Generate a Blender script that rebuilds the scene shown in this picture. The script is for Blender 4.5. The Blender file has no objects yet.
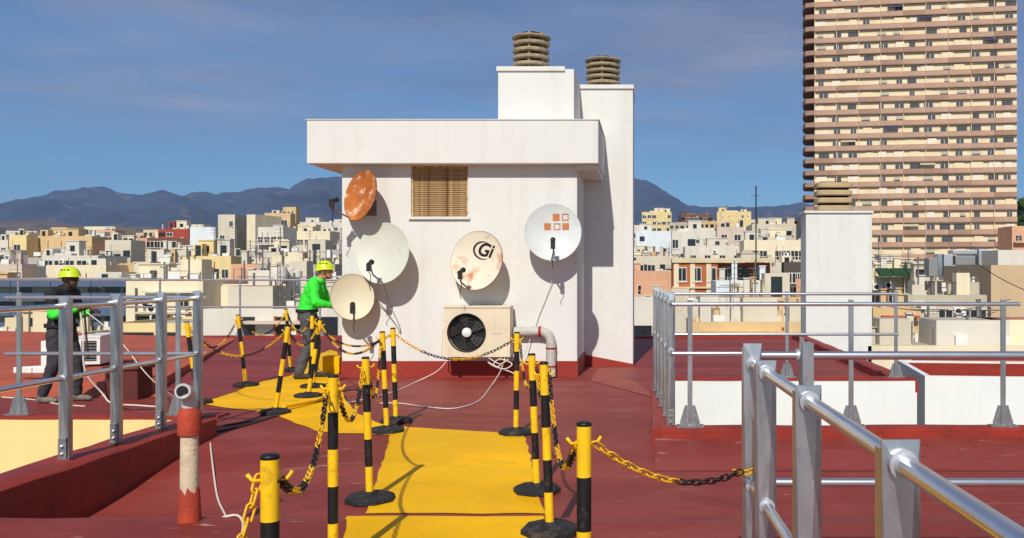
import bpy, bmesh, math, random
from mathutils import Vector, Matrix, noise as mnoise
R = math.radians
rnd = random.Random(7)
scene = bpy.context.scene
COL = scene.collection

# ------------------------------------------------------------------ camera
F = 900.0            # focal length in pixels
PX, PY = 650.0, 272.0  # vanishing point of the roof's axis (the photo is an off-centre crop)
H = 1.55
cam_d = bpy.data.cameras.new('camera'); cam = bpy.data.objects.new('camera', cam_d); COL.objects.link(cam)
cam.location = (0, 0, H); cam.rotation_euler = (R(90), 0, 0)
cam_d.sensor_width = 36; cam_d.lens = F / 1024 * 36
cam_d.shift_x = (512 - PX) / 1024; cam_d.shift_y = (PY - 269) / 1024
cam_d.clip_start = 0.05; cam_d.clip_end = 30000
scene.camera = cam

# ------------------------------------------------------------------ sky, sun, exposure
SUN_EL, SUN_AZ = 41.0, 5.0     # sun behind the camera, a little to the left
world = bpy.data.worlds.new('World'); scene.world = world; world.use_nodes = True
nt = world.node_tree; nt.nodes.clear()
def wn(t, **k):
    n = nt.nodes.new(t)
    for a, b in k.items(): setattr(n, a, b)
    return n
wo = wn('ShaderNodeOutputWorld'); bg = wn('ShaderNodeBackground'); bg.inputs['Strength'].default_value = 0.095
sky = wn('ShaderNodeTexSky', sky_type='NISHITA'); sky.sun_disc = False
sky.sun_elevation = R(SUN_EL); sky.sun_rotation = R(180 + SUN_AZ)
sky.altitude = 60; sky.air_density = 1.0; sky.dust_density = 0.35; sky.ozone_density = 2.2
tc = wn('ShaderNodeTexCoord'); sep = wn('ShaderNodeSeparateXYZ'); nt.links.new(tc.outputs['Generated'], sep.inputs[0])
zc = wn('ShaderNodeMath', operation='MAXIMUM'); zc.inputs[1].default_value = 0.03; nt.links.new(sep.outputs['Z'], zc.inputs[0])
dx = wn('ShaderNodeMath', operation='DIVIDE'); dy = wn('ShaderNodeMath', operation='DIVIDE')
nt.links.new(sep.outputs['X'], dx.inputs[0]); nt.links.new(zc.outputs[0], dx.inputs[1])
nt.links.new(sep.outputs['Y'], dy.inputs[0]); nt.links.new(zc.outputs[0], dy.inputs[1])
cmb = wn('ShaderNodeCombineXYZ'); nt.links.new(dx.outputs[0], cmb.inputs[0]); nt.links.new(dy.outputs[0], cmb.inputs[1])
def wnoise(scale, detail, mp, rough=0.55):
    m = wn('ShaderNodeMapping'); m.inputs['Scale'].default_value = mp; nt.links.new(cmb.outputs[0], m.inputs[0])
    n = wn('ShaderNodeTexNoise'); n.inputs['Scale'].default_value = scale; n.inputs['Detail'].default_value = detail
    n.inputs['Roughness'].default_value = rough; nt.links.new(m.outputs[0], n.inputs['Vector']); return n
n1 = wnoise(0.5, 7, (0.75, 0.8, 1)); n2 = wnoise(0.75, 7, (0.8, 0.9, 1), 0.55)
# the cloud sheet covers the high sky evenly in all directions and thins out low down, where one looks beneath its edge
alt = wn('ShaderNodeMapRange'); alt.inputs[1].default_value = 0.085; alt.inputs[2].default_value = 0.20; nt.links.new(sep.outputs['Z'], alt.inputs[0])
alt.interpolation_type = 'SMOOTHSTEP'
cov = wn('ShaderNodeMapRange'); cov.inputs[1].default_value = 0.30; cov.inputs[2].default_value = 0.56; nt.links.new(n1.outputs[0], cov.inputs[0])
c2 = wn('ShaderNodeMapRange'); c2.inputs[1].default_value = 0.2; c2.inputs[2].default_value = 0.75; c2.inputs[3].default_value = 0.45; nt.links.new(n2.outputs[0], c2.inputs[0])
m1 = wn('ShaderNodeMath', operation='MULTIPLY'); nt.links.new(cov.outputs[0], m1.inputs[0]); nt.links.new(c2.outputs[0], m1.inputs[1])
m2 = wn('ShaderNodeMath', operation='MULTIPLY'); nt.links.new(m1.outputs[0], m2.inputs[0]); nt.links.new(alt.outputs[0], m2.inputs[1])
m3 = wn('ShaderNodeMath', operation='MULTIPLY'); m3.inputs[1].default_value = 0.92; nt.links.new(m2.outputs[0], m3.inputs[0])
crmp = wn('ShaderNodeMix', data_type='RGBA'); cr_ = wn('ShaderNodeMapRange'); cr_.inputs[1].default_value = 0.34; cr_.inputs[2].default_value = 0.68; nt.links.new(n2.outputs[0], cr_.inputs[0]); nt.links.new(cr_.outputs[0], crmp.inputs[0])
crmp.inputs[6].default_value = (1.45, 1.65, 2.5, 1); crmp.inputs[7].default_value = (4.0, 3.95, 4.7, 1)
skyt = wn('ShaderNodeMix', data_type='RGBA', blend_type='MULTIPLY'); skyt.inputs[0].default_value = 1
nt.links.new(sky.outputs[0], skyt.inputs[6]); skyt.inputs[7].default_value = (0.50, 0.76, 1.0, 1)
mixc = wn('ShaderNodeMix', data_type='RGBA'); nt.links.new(m3.outputs[0], mixc.inputs[0])
nt.links.new(skyt.outputs[2], mixc.inputs[6]); nt.links.new(crmp.outputs[2], mixc.inputs[7])
nt.links.new(mixc.outputs[2], bg.inputs[0]); nt.links.new(bg.outputs[0], wo.inputs[0])
sd = bpy.data.lights.new('sun', 'SUN'); sun = bpy.data.objects.new('sun', sd); COL.objects.link(sun)
sd.energy = 4.4; sd.angle = R(0.53); sd.color = (1.0, 0.962, 0.895)
sdir = Vector((math.sin(R(SUN_AZ)) * math.cos(R(SUN_EL)), math.cos(R(SUN_AZ)) * math.cos(R(SUN_EL)), -math.sin(R(SUN_EL))))
sun.rotation_euler = sdir.to_track_quat('-Z', 'Y').to_euler()
scene.view_settings.view_transform = 'Standard'; scene.view_settings.look = 'None'
scene.view_settings.gamma = 1; scene.view_settings.exposure = 0; scene.view_settings.use_curve_mapping = False

# ------------------------------------------------------------------ helpers
def C(r, g, b):
    f = lambda v: (v / 255 / 12.92) if v / 255 <= 0.04045 else ((v / 255 + 0.055) / 1.055) ** 2.4
    return (f(r), f(g), f(b), 1)
def P(x, y, d):                      # photo measurement + depth -> place
    return Vector(((x - PX) * d / F, d, H - (y - PY) * d / F))
def G(x, y, z=0.0):                  # photo measurement on a level surface of height z
    d = (H - z) * F / (y - PY); return Vector(((x - PX) * d / F, d, z))
MATS = {}
def mat(name, col, rough=0.7, metal=0.0, var=0.12, scale=3.0, bump=0.0, bscale=40.0, col2=None, stretch=(1, 1, 1), c2lo=0.5, c2hi=0.7, spec=0.4, detail=6, coord='Object', streak=0.0):
    m = bpy.data.materials.new(name); m.use_nodes = True; t = m.node_tree; b = t.nodes['Principled BSDF']
    b.inputs['Roughness'].default_value = rough; b.inputs['Metallic'].default_value = metal
    b.inputs['Specular IOR Level'].default_value = spec
    tc = t.nodes.new('ShaderNodeTexCoord'); mp = t.nodes.new('ShaderNodeMapping'); mp.inputs['Scale'].default_value = stretch
    if coord == 'World': tc = t.nodes.new('ShaderNodeNewGeometry'); coord = 'Position'
    t.links.new(tc.outputs[coord], mp.inputs[0])
    n = t.nodes.new('ShaderNodeTexNoise'); n.inputs['Scale'].default_value = scale; n.inputs['Detail'].default_value = detail
    t.links.new(mp.outputs[0], n.inputs['Vector'])
    r = t.nodes.new('ShaderNodeMapRange'); r.inputs[1].default_value = 0.3; r.inputs[2].default_value = 0.7
    r.inputs[3].default_value = 1 - var; r.inputs[4].default_value = 1 + var
    t.links.new(n.outputs[0], r.inputs[0])
    mx = t.nodes.new('ShaderNodeMix'); mx.data_type = 'RGBA'; mx.blend_type = 'MULTIPLY'; mx.inputs[0].default_value = 1
    mx.inputs[6].default_value = col; t.links.new(r.outputs[0], mx.inputs[7]); out = mx.outputs[2]
    if col2:
        n2 = t.nodes.new('ShaderNodeTexNoise'); n2.inputs['Scale'].default_value = scale * 1.7; n2.inputs['Detail'].default_value = 9
        n2.inputs['Roughness'].default_value = 0.65; t.links.new(mp.outputs[0], n2.inputs['Vector'])
        r2 = t.nodes.new('ShaderNodeMapRange'); r2.inputs[1].default_value = c2lo; r2.inputs[2].default_value = c2hi
        t.links.new(n2.outputs[0], r2.inputs[0])
        m2 = t.nodes.new('ShaderNodeMix'); m2.data_type = 'RGBA'; t.links.new(r2.outputs[0], m2.inputs[0])
        t.links.new(out, m2.inputs[6]); m2.inputs[7].default_value = col2; out = m2.outputs[2]
    if streak:
        ms = t.nodes.new('ShaderNodeMapping'); ms.inputs['Scale'].default_value = (1.3, 1.3, 0.12); t.links.new(tc.outputs[coord], ms.inputs[0])
        ns = t.nodes.new('ShaderNodeTexNoise'); ns.inputs['Scale'].default_value = scale * 2.5; ns.inputs['Detail'].default_value = 7
        t.links.new(ms.outputs[0], ns.inputs['Vector'])
        rs = t.nodes.new('ShaderNodeMapRange'); rs.inputs[1].default_value = 0.48; rs.inputs[2].default_value = 0.8
        rs.inputs[3].default_value = 1; rs.inputs[4].default_value = 1 - streak; t.links.new(ns.outputs[0], rs.inputs[0])
        m3 = t.nodes.new('ShaderNodeMix'); m3.data_type = 'RGBA'; m3.blend_type = 'MULTIPLY'; m3.inputs[0].default_value = 1
        t.links.new(out, m3.inputs[6]); t.links.new(rs.outputs[0], m3.inputs[7]); out = m3.outputs[2]
    t.links.new(out, b.inputs['Base Color'])
    if bump:
        nb = t.nodes.new('ShaderNodeTexNoise'); nb.inputs['Scale'].default_value = bscale; nb.inputs['Detail'].default_value = 5
        t.links.new(mp.outputs[0], nb.inputs['Vector'])
        bp = t.nodes.new('ShaderNodeBump'); bp.inputs['Strength'].default_value = bump; bp.inputs['Distance'].default_value = 0.02
        t.links.new(nb.outputs[0], bp.inputs['Height']); t.links.new(bp.outputs[0], b.inputs['Normal'])
    MATS[name] = m; return m

class MB:
    def __init__(s): s.v = []; s.f = []; s.m = []
    def face(s, pts, mi=0):
        b = len(s.v); s.v += [tuple(p) for p in pts]; s.f.append(tuple(range(b, b + len(pts)))); s.m.append(mi)
    def box(s, x0, x1, y0, y1, z0, z1, mi=0, M=None, top=None):
        b = len(s.v); p = [Vector((x, y, z)) for z in (z0, z1) for y in (y0, y1) for x in (x0, x1)]
        if M is not None: p = [M @ q for q in p]
        s.v += [tuple(q) for q in p]
        for i, q in enumerate(((0, 2, 3, 1), (4, 5, 7, 6), (0, 1, 5, 4), (2, 6, 7, 3), (0, 4, 6, 2), (1, 3, 7, 5))):
            s.f.append(tuple(b + k for k in q)); s.m.append(top if (top is not None and i == 1) else mi)
        return s
    def rings(s, rings, mi=0, closed=True, cap=True):
        b = len(s.v); n = len(rings[0])
        for r in rings: s.v += [tuple(p) for p in r]
        for i in range(len(rings) - 1):
            for j in range(n if closed else n - 1):
                k = (j + 1) % n; a = b + i * n
                s.f.append((a + j, a + k, a + n + k, a + n + j)); s.m.append(mi)
        if cap:
            s.f.append(tuple(b + j for j in range(n))[::-1]); s.m.append(mi)
            s.f.append(tuple(b + (len(rings) - 1) * n + j for j in range(n))); s.m.append(mi)
        return s
    def tube(s, pts, r, n=8, mi=0, r2=None):
        pts = [Vector(p) for p in pts]; rg = []; up = None
        for i, p in enumerate(pts):
            t = (pts[min(i + 1, len(pts) - 1)] - pts[max(i - 1, 0)]).normalized()
            if up is None: up = t.orthogonal().normalized()
            up = (up - t * up.dot(t)); up = up.normalized() if up.length > 1e-6 else t.orthogonal().normalized()
            w = t.cross(up); rr = r if r2 is None else r + (r2 - r) * i / (len(pts) - 1)
            rg.append([p + (up * math.cos(2 * math.pi * k / n) + w * math.sin(2 * math.pi * k / n)) * rr for k in range(n)])
        return s.rings(rg, mi)
    def lathe(s, prof, n=16, mi=0, c=(0, 0, 0), ph=0.0, M=None):
        rg = []
        for r, z in prof:
            q = [Vector((c[0] + r * math.cos(2 * math.pi * k / n + ph), c[1] + r * math.sin(2 * math.pi * k / n + ph), c[2] + z)) for k in range(n)]
            rg.append([M @ p for p in q] if M is not None else q)
        return s.rings(rg, mi)
    def mesh(s, name, mats, smooth=False):
        me = bpy.data.meshes.new(name); me.from_pydata(s.v, [], s.f)
        for m in (mats if isinstance(mats, (list, tuple)) else [mats]): me.materials.append(MATS[m] if isinstance(m, str) else m)
        me.polygons.foreach_set('material_index', s.m)
        if smooth: me.polygons.foreach_set('use_smooth', [True] * len(s.f))
        me.update(); return me
    def build(s, name, mats, parent=None, smooth=False, loc=None, bevel=0.0, sharp=None):
        o = obj(name, s.mesh(name, mats, smooth), parent, loc)
        if bevel:
            b = o.modifiers.new('bevel', 'BEVEL'); b.width = bevel; b.segments = 2; b.limit_method = 'ANGLE'; b.angle_limit = R(40)
        if smooth: o.data.set_sharp_from_angle(angle=R(sharp or 40))
        return o
def obj(name, me, parent=None, loc=None, M=None):
    o = bpy.data.objects.new(name, me); COL.objects.link(o)
    if parent: o.parent = parent
    if M is not None: o.matrix_local = M
    elif loc is not None: o.location = loc
    return o
def tag(o, label=None, cat=None, group=None, kind=None):
    if label: o['label'] = label
    if cat: o['category'] = cat
    if group: o['group'] = group
    if kind: o['kind'] = kind
    return o
def thing(name, label, cat, loc=(0, 0, 0), rz=0.0, group=None):
    o = bpy.data.objects.new(name, None); COL.objects.link(o); o.location = loc; o.rotation_euler = (0, 0, rz)
    o.empty_display_size = 0.1
    return tag(o, label, cat, group)

# ------------------------------------------------------------------ materials
def floor_mat(name, col, dust, scr, wear=0.5):
    m = mat(name, col, 0.58, var=0.14, scale=0.7, bump=0.22, bscale=7, col2=dust, c2lo=0.50, c2hi=0.86, stretch=(0.8, 1.3, 1), spec=0.28)
    t = m.node_tree; b = t.nodes['Principled BSDF']; src = b.inputs['Base Color'].links[0].from_socket
    tc = t.nodes.new('ShaderNodeTexCoord')
    def layer(src, scale, st, lo, hi, c, amt, det=8, rough=0.6):
        mp = t.nodes.new('ShaderNodeMapping'); mp.inputs['Scale'].default_value = st; mp.inputs['Rotation'].default_value = (0, 0, 0.15); t.links.new(tc.outputs['Object'], mp.inputs[0])
        n = t.nodes.new('ShaderNodeTexNoise'); n.inputs['Scale'].default_value = scale; n.inputs['Detail'].default_value = det; n.inputs['Roughness'].default_value = rough; t.links.new(mp.outputs[0], n.inputs['Vector'])
        r = t.nodes.new('ShaderNodeMapRange'); r.inputs[1].default_value = lo; r.inputs[2].default_value = hi; r.inputs[4].default_value = amt; t.links.new(n.outputs[0], r.inputs[0])
        mx = t.nodes.new('ShaderNodeMix'); mx.data_type = 'RGBA'; t.links.new(r.outputs[0], mx.inputs[0]); t.links.new(src, mx.inputs[6]); mx.inputs[7].default_value = c; return mx.outputs[2]
    src = layer(src, 0.45, (1, 1, 1), 0.5, 0.62, tuple(v * 0.78 for v in col[:3]) + (1,), 0.6, 4)
    src = layer(src, 2.2, (0.35, 2.6, 1), 0.64, 0.80, scr, 0.55 * wear)
    src = layer(src, 9.0, (0.5, 2.2, 1), 0.66, 0.74, scr, 0.75 * wear)
    src = layer(src, 30.0, (1, 1, 1), 0.68, 0.78, tuple(v * 0.6 for v in col[:3]) + (1,), 0.5)
    src = layer(src, 1.1, (0.06, 1.3, 1), 0.46, 0.60, tuple(min(1, v * 1.22 + .012) for v in col[:3]) + (1,), 0.35 * wear, 3)
    src = layer(src, 1.6, (1, 1.4, 1), 0.60, 0.63, tuple(v * 0.86 for v in col[:3]) + (1,), 0.5, 2)
    t.links.new(src, b.inputs['Base Color']); return m
floor_mat('floor_red', C(130, 50, 41), C(152, 82, 68), C(204, 158, 146), 1.7)
mat('kerb_red', C(142, 44, 30), 0.55, var=0.18, scale=2.0, bump=0.3, bscale=14, col2=C(105, 38, 32), c2lo=0.5, c2hi=0.75)
mat('terracotta', C(178, 84, 58), 0.75, var=0.15, scale=1.2, bump=0.2, col2=C(140, 70, 55), c2lo=0.5, c2hi=0.75)
floor_mat('path_yellow', C(240, 180, 0), C(226, 162, 4), C(190, 130, 28), 0.6)
mat('tower_glass', C(84, 84, 82), 0.2, var=0.4, scale=0.5, spec=0.6)
[setattr(n.inputs['Strength'], 'default_value', .06) for n in MATS['path_yellow'].node_tree.nodes if n.type == 'BUMP']
MATS['path_yellow'].node_tree.nodes['Principled BSDF'].inputs['Specular IOR Level'].default_value = 0.12
HAZE = 0.75e-4
mat('white_wall', C(218, 216, 209), 0.85, var=0.02, scale=1.5, bump=0.10, bscale=22, col2=C(206, 200, 188), c2lo=0.55, c2hi=0.85, streak=0.09)
mat('base_red', C(146, 46, 34), 0.7, var=0.1, scale=3, bump=0.1)
mat('patio_yellow', C(243, 208, 140), 0.85, var=0.04, scale=1.5, bump=0.1, streak=0.08)
mat('patio_white', C(226, 226, 220), 0.85, var=0.03, scale=1.5, bump=0.1, streak=0.06)
mat('cowl', C(156, 142, 114), 0.9, var=0.2, scale=9, bump=0.5, bscale=60, col2=C(120, 98, 70), c2lo=0.5, c2hi=0.75)
mat('cowl_dark', C(44, 38, 32), 0.9)
mat('blind', C(202, 172, 126), 0.7, var=0.2, scale=9, col2=C(140, 90, 46), c2lo=0.48, c2hi=0.66)
mat('alu', (0.46, 0.465, 0.48, 1), 0.36, metal=0.9, var=0.2, scale=11, bump=0.05, bscale=50, stretch=(1, 1, 0.4), col2=(0.32, 0.32, 0.33, 1), c2lo=0.55, c2hi=0.75, coord='World')
mat('alu_tube', (0.66, 0.67, 0.69, 1), 0.24, metal=0.92, var=0.07, scale=10)
mat('galv', (0.25, 0.255, 0.26, 1), 0.5, metal=0.55, var=0.25, scale=30, col2=(0.22, 0.22, 0.23, 1), c2lo=0.5, c2hi=0.8)
mat('galv_light', (0.55, 0.56, 0.58, 1), 0.42, metal=0.6, var=0.2, scale=25)
mat('bracket_dark', (0.10, 0.10, 0.105, 1), 0.5, metal=0.4)
mat('bolt', (0.55, 0.55, 0.55, 1), 0.35, metal=0.9)
mat('post_yellow', C(240, 190, 22), 0.45, var=0.08, scale=9, col2=C(168, 124, 26), c2lo=0.58, c2hi=0.74, coord='World')
mat('post_black', C(24, 23, 23), 0.5, var=0.2, scale=11, col2=C(82, 74, 66), c2lo=0.57, c2hi=0.76, coord='World')
mat('rubber', C(34, 34, 36), 0.85, var=0.3, scale=9, bump=0.4, bscale=80, col2=C(96, 84, 76), c2lo=0.5, c2hi=0.8, coord='World')
mat('chain_yellow', C(228, 172, 20), 0.5, var=0.12, scale=20)
mat('chain_black', C(26, 24, 23), 0.5)
mat('dish_green', C(206, 205, 190), 0.55, var=0.05, scale=4, col2=C(176, 172, 150), c2lo=0.6, c2hi=0.85)
mat('dish_beige', C(214, 202, 172), 0.6, var=0.06, scale=4, col2=C(170, 130, 85), c2lo=0.63, c2hi=0.85)
mat('dish_blue', C(204, 206, 202), 0.5, var=0.05, scale=4, col2=C(180, 184, 176), c2lo=0.55, c2hi=0.85)
mat('dish_rusty', C(226, 214, 190), 0.6, var=0.06, scale=2.2, col2=C(184, 116, 58), c2lo=0.54, c2hi=0.72)
mat('dish_rust', C(182, 102, 42), 0.75, var=0.25, scale=4.5, col2=C(222, 200, 170), c2lo=0.54, c2hi=0.68)
mat('rust', C(120, 66, 30), 0.85, var=0.3, scale=14, col2=C(180, 150, 115), c2lo=0.5, c2hi=0.8)
mat('dark_plastic', C(38, 36, 36), 0.5, var=0.2, scale=20)
mat('grey_metal', C(150, 150, 148), 0.5, metal=0.4, var=0.2, scale=14)
mat('logo_black', C(22, 20, 20), 0.6, var=0.05)
mat('logo_orange', C(190, 112, 62), 0.6, var=0.12, scale=20)
mat('ac_cream', C(220, 206, 176), 0.55, var=0.06, scale=4, col2=C(190, 168, 130), c2lo=0.58, c2hi=0.85, streak=0.1)
mat('ac_white', C(226, 224, 216), 0.55, var=0.05)
mat('ac_dark', C(26, 25, 25), 0.6)
mat('ac_blade', C(52, 48, 46), 0.5)
mat('ac_print', C(190, 182, 160), 0.6)
mat('duct', C(186, 180, 170), 0.6, var=0.1, scale=12, bump=0.3, bscale=30, col2=C(160, 150, 138), c2lo=0.55, c2hi=0.8)
mat('pvc', C(188, 186, 182), 0.45, var=0.05)
mat('pipe_beige', C(206, 186, 156), 0.85, var=0.12, scale=8, bump=0.3, bscale=50, col2=C(170, 146, 118), c2lo=0.55, c2hi=0.8)
mat('pipe_red', C(168, 62, 40), 0.8, var=0.2, scale=8, bump=0.3)
mat('cable_white', C(216, 204, 190), 0.6)
mat('cable_dark', C(60, 48, 42), 0.6)
mat('skin_dark', C(78, 52, 40), 0.55, var=0.06, scale=20)
mat('skin_mid', C(176, 124, 96), 0.55, var=0.06, scale=20)
mat('hi_green', C(56, 224, 56), 0.75, var=0.08, scale=14, bump=0.5, bscale=16)
mat('helmet_lime', C(198, 216, 36), 0.35, var=0.03)
mat('trouser', C(58, 56, 60), 0.85, var=0.15, scale=18, bump=0.5, bscale=18)
mat('trouser_grey', C(78, 80, 82), 0.85, var=0.15, scale=18, bump=0.5, bscale=18)
mat('vest_black', C(30, 30, 34), 0.8, var=0.2, scale=16, bump=0.5, bscale=16)
mat('shoe', C(120, 112, 100), 0.8, var=0.2, scale=20)
mat('shoe_dark', C(58, 54, 50), 0.8, var=0.2, scale=20)
mat('strap_red', C(150, 40, 36), 0.7)
mat('eye', C(20, 16, 14), 0.2)
mat('box_dark', C(92, 40, 36), 0.85, var=0.2, scale=4)
# city
CITY = {
 'white': C(214, 207, 192), 'cream': C(228, 214, 182), 'tan': C(206, 176, 128), 'ochre': C(214, 182, 132), 'sand': C(214, 196, 160),
 'peach': C(214, 164, 130), 'pink': C(206, 186, 168), 'grey': C(176, 172, 166), 'stone': C(186, 176, 154), 'brick': C(184, 104, 60),
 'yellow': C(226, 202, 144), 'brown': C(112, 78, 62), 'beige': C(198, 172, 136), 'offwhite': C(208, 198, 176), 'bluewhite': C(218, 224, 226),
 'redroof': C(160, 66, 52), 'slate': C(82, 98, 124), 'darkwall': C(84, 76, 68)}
for k, c in CITY.items():
    mat('city_' + k, c, 0.88, var=0.07, scale=0.35, bump=0.0, col2=tuple(v * 0.72 for v in c[:3]) + (1,), c2lo=0.60, c2hi=0.85, streak=0.16)
mat('roof_deck', C(170, 96, 72), 0.85, var=0.2, scale=0.3, col2=C(196, 170, 140), c2lo=0.5, c2hi=0.7)
mat('roof_grey', C(176, 168, 152), 0.88, var=0.18, scale=0.3)
mat('win_glass', C(38, 42, 46), 0.15, var=0.3, scale=1.0, spec=0.6)
mat('win_frame', C(206, 200, 188), 0.6)
mat('win_brown', C(96, 66, 46), 0.7)
mat('shutter', C(186, 176, 150), 0.7, var=0.1)
mat('steel', (0.6, 0.61, 0.62, 1), 0.25, metal=0.9)
mat('antenna', C(120, 116, 110), 0.5, metal=0.5)
mat('tank', C(212, 206, 192), 0.7)
mat('awning_green', C(34, 66, 38), 0.8, var=0.2, scale=2)
mat('awning_blue', C(52, 70, 112), 0.8, var=0.2, scale=2)
mat('plant_green', C(64, 88, 38), 0.8, var=0.35, scale=4)
mat('bark', C(86, 70, 54), 0.9, var=0.3, scale=4)
mat('tower_wall', C(232, 212, 176), 0.85, var=0.06, scale=0.2, col2=C(222, 192, 146), c2lo=0.5, c2hi=0.7)
mat('tower_white', C(230, 218, 196), 0.85, var=0.05)
mat('tower_brown', C(182, 148, 126), 0.85, var=0.12, scale=0.3)
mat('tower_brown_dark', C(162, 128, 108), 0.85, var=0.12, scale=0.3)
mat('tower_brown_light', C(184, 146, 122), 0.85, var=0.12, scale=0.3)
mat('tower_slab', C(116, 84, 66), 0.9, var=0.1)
mat('cowl_pale', C(180, 156, 118), 0.9, var=0.15, scale=2)

# ------------------------------------------------------------------ far setting: ground, hills, mountains
def lerp_tab(tab, x):
    if x <= tab[0][0]: return tab[0][1]
    for (a, b), (c, d) in zip(tab, tab[1:]):
        if x <= c: return b + (d - b) * (x - a) / (c - a)
    return tab[-1][1]
def ground_h(d):
    return lerp_tab([(0, -24), (120, -24), (300, -15), (700, 8), (1300, 40), (2000, 75), (2600, 105), (3400, 120), (12000, 130)], d)
def fbm(x, y, o=5, hx=1.0):
    return mnoise.fractal(Vector((x, y, 3.7)), hx, 2.1, o)
ds = [2, 60, 120, 200, 300, 450, 700, 1000, 1300, 1500, 1700, 1850, 2000, 2150, 2300, 2450, 2600, 2800, 3000, 3300, 3700, 4500, 6000, 9000]
g = MB(); cols = list(range(-64, 65))
for d in ds:
    for a in cols:
        x = a / 64 * (d * 1.6 + 300); z = ground_h(d)
        if d > 1400: z += (fbm(x / 420, d / 420) * 0.5 + 0.25) * min(1, (d - 1400) / 700) * (62 + 26 * math.sin(x / 500))
        g.v.append((x, d if d > 2 else -300, z))
nc = len(cols)
for i in range(len(ds) - 1):
    for j in range(nc - 1):
        a = i * nc + j; g.f.append((a, a + 1, a + nc + 1, a + nc)); g.m.append(0 if ds[i] < 1300 else 1)
mat('street', C(120, 110, 98), 0.9, var=0.3, scale=0.02, col2=C(170, 150, 120), c2lo=0.45, c2hi=0.6)
mat('scrub', C(112, 90, 76), 0.95, var=0.35, scale=0.012, col2=C(74, 74, 52), c2lo=0.46, c2hi=0.60)
mat('mountain', C(58, 64, 72), 0.95, var=0.3, scale=0.004, col2=C(124, 104, 98), c2lo=0.56, c2hi=0.74)
tag(g.build('ground', ['street', 'scrub'], smooth=True), kind='structure')
prof = [(-500, 214), (-250, 210), (-80, 214), (0, 207), (19, 200), (42, 194), (64, 189.5), (76, 192), (81, 192), (86, 187), (98, 187), (110, 188), (119, 193), (132, 194), (145, 192), (156, 193), (166, 190.5),
        (180, 195), (193, 193), (206, 192), (219, 196), (232, 193), (245, 191), (262, 189), (277, 188), (292, 188), (309, 185), (322, 181), (330, 178), (360, 172), (420, 166), (500, 168), (560, 166), (600, 170), (634, 177),
        (650, 183), (660, 189), (672, 197), (685, 205), (700, 208), (722, 206), (745, 208), (765, 206), (803, 203), (850, 206), (900, 204), (960, 209), (1024, 206), (1100, 202), (1300, 210), (1700, 214)]
def mountain(name, d0, dpk, drop, seed, amp):
    g = MB(); xs = [x * 3 for x in range(-170, 570)]; N = 34
    for i in range(N):
        t = i / (N - 1); d = d0 + (dpk - d0) * t * 1.25
        for x in xs:
            pk = (PY - lerp_tab(prof, x) - drop) * dpk / F + H
            s = min(1, t * 1.25); sh = (s ** 1.15) if t <= 0.8 else 1 - (t - 0.8) * 1.6
            X = (x - PX) * dpk / F
            nz = fbm(X / 700 + seed, d / 900, 6)
            z = 90 + (pk - 90) * sh + (abs(nz) - .35) * amp * s * max(0, 1 - s) * 4.0 + fbm(X / 230 + seed, d / 420, 5) * amp * .42 * s * max(0, 1.04 - s) * 4 + fbm(X / 260 + seed, d / 260, 7, .55) * amp * 0.085 * s
            g.v.append((X, d, z))
    n = len(xs)
    for i in range(N - 1):
        for j in range(n - 1):
            a = i * n + j; g.f.append((a, a + 1, a + n + 1, a + n)); g.m.append(0)
    return tag(g.build(name, 'mountain', smooth=True, sharp=80), kind='structure')
mountain('mountain', 3400, 6200, 0, 11.0, 190)

# ------------------------------------------------------------------ the roof we stand on
def sm(t): t = max(0, min(1, t)); return t * t * (3 - 2 * t)
YE = 5.53                       # crease where the near roof field steps up
def floor_z(x, y):
    return -0.24 * sm((-1.95 - x) / 1.7) * sm((8.6 - y) / 2.4)
LPX, LPY = -4.42, 8.60          # light well on the left: x < LPX, y < LPY
RX0, RX1, RY0, RY1 = 0.22, 3.30, 8.06, 11.60   # light well on the right
def grid_floor(x0, x1, y0, y1, st, keep, zf):
    nx = round((x1 - x0) / st); ny = round((y1 - y0) / st); idx = {}; g = MB()
    def vi(i, j):
        if (i, j) not in idx:
            x = x0 + (x1 - x0) * i / nx; y = y0 + (y1 - y0) * j / ny
            idx[i, j] = len(g.v); g.v.append((x, y, zf(x, y)))
        return idx[i, j]
    for i in range(nx):
        for j in range(ny):
            if keep(x0 + (i + .5) * (x1 - x0) / nx, y0 + (j + .5) * (y1 - y0) / ny):
                g.f.append((vi(i, j), vi(i + 1, j), vi(i + 1, j + 1), vi(i, j + 1))); g.m.append(0)
    return g
def keep_main(x, y):
    if x < LPX + 0.02 and y < 8.72: return False
    if x > 3.42: return False
    if 0.13 < x < 3.5 and 7.95 < y < 11.72: return False
    return True
g = grid_floor(-17.0, 3.6, 5.3, 21.1, 0.2, keep_main, floor_z)
tag(g.build('roof_floor', 'floor_red', smooth=True), kind='structure')
n_ = MB()
# near field: raised by 6 cm with a softly rounded front edge
xs = [-4.42 + 7.84 * i / 40 for i in range(41)]
prof_n = [(-3.0, 0.06), (5.30, 0.06), (YE - 0.05, 0.058), (YE - 0.012, 0.046), (YE + 0.02, 0.0), (YE + 0.03, -0.35)]
n_.rings([[Vector((x, y + (0.02 * math.sin(x * 2.1) + 0.012 * math.sin(x * 7.3) if y > 5.31 else 0), z)) for x in xs] for y, z in prof_n], closed=False, cap=False)
for f in range(len(n_.f)): n_.f[f] = n_.f[f]
tag(n_.build('near_roof_floor', 'floor_red', smooth=True, sharp=70), kind='structure')
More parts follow.
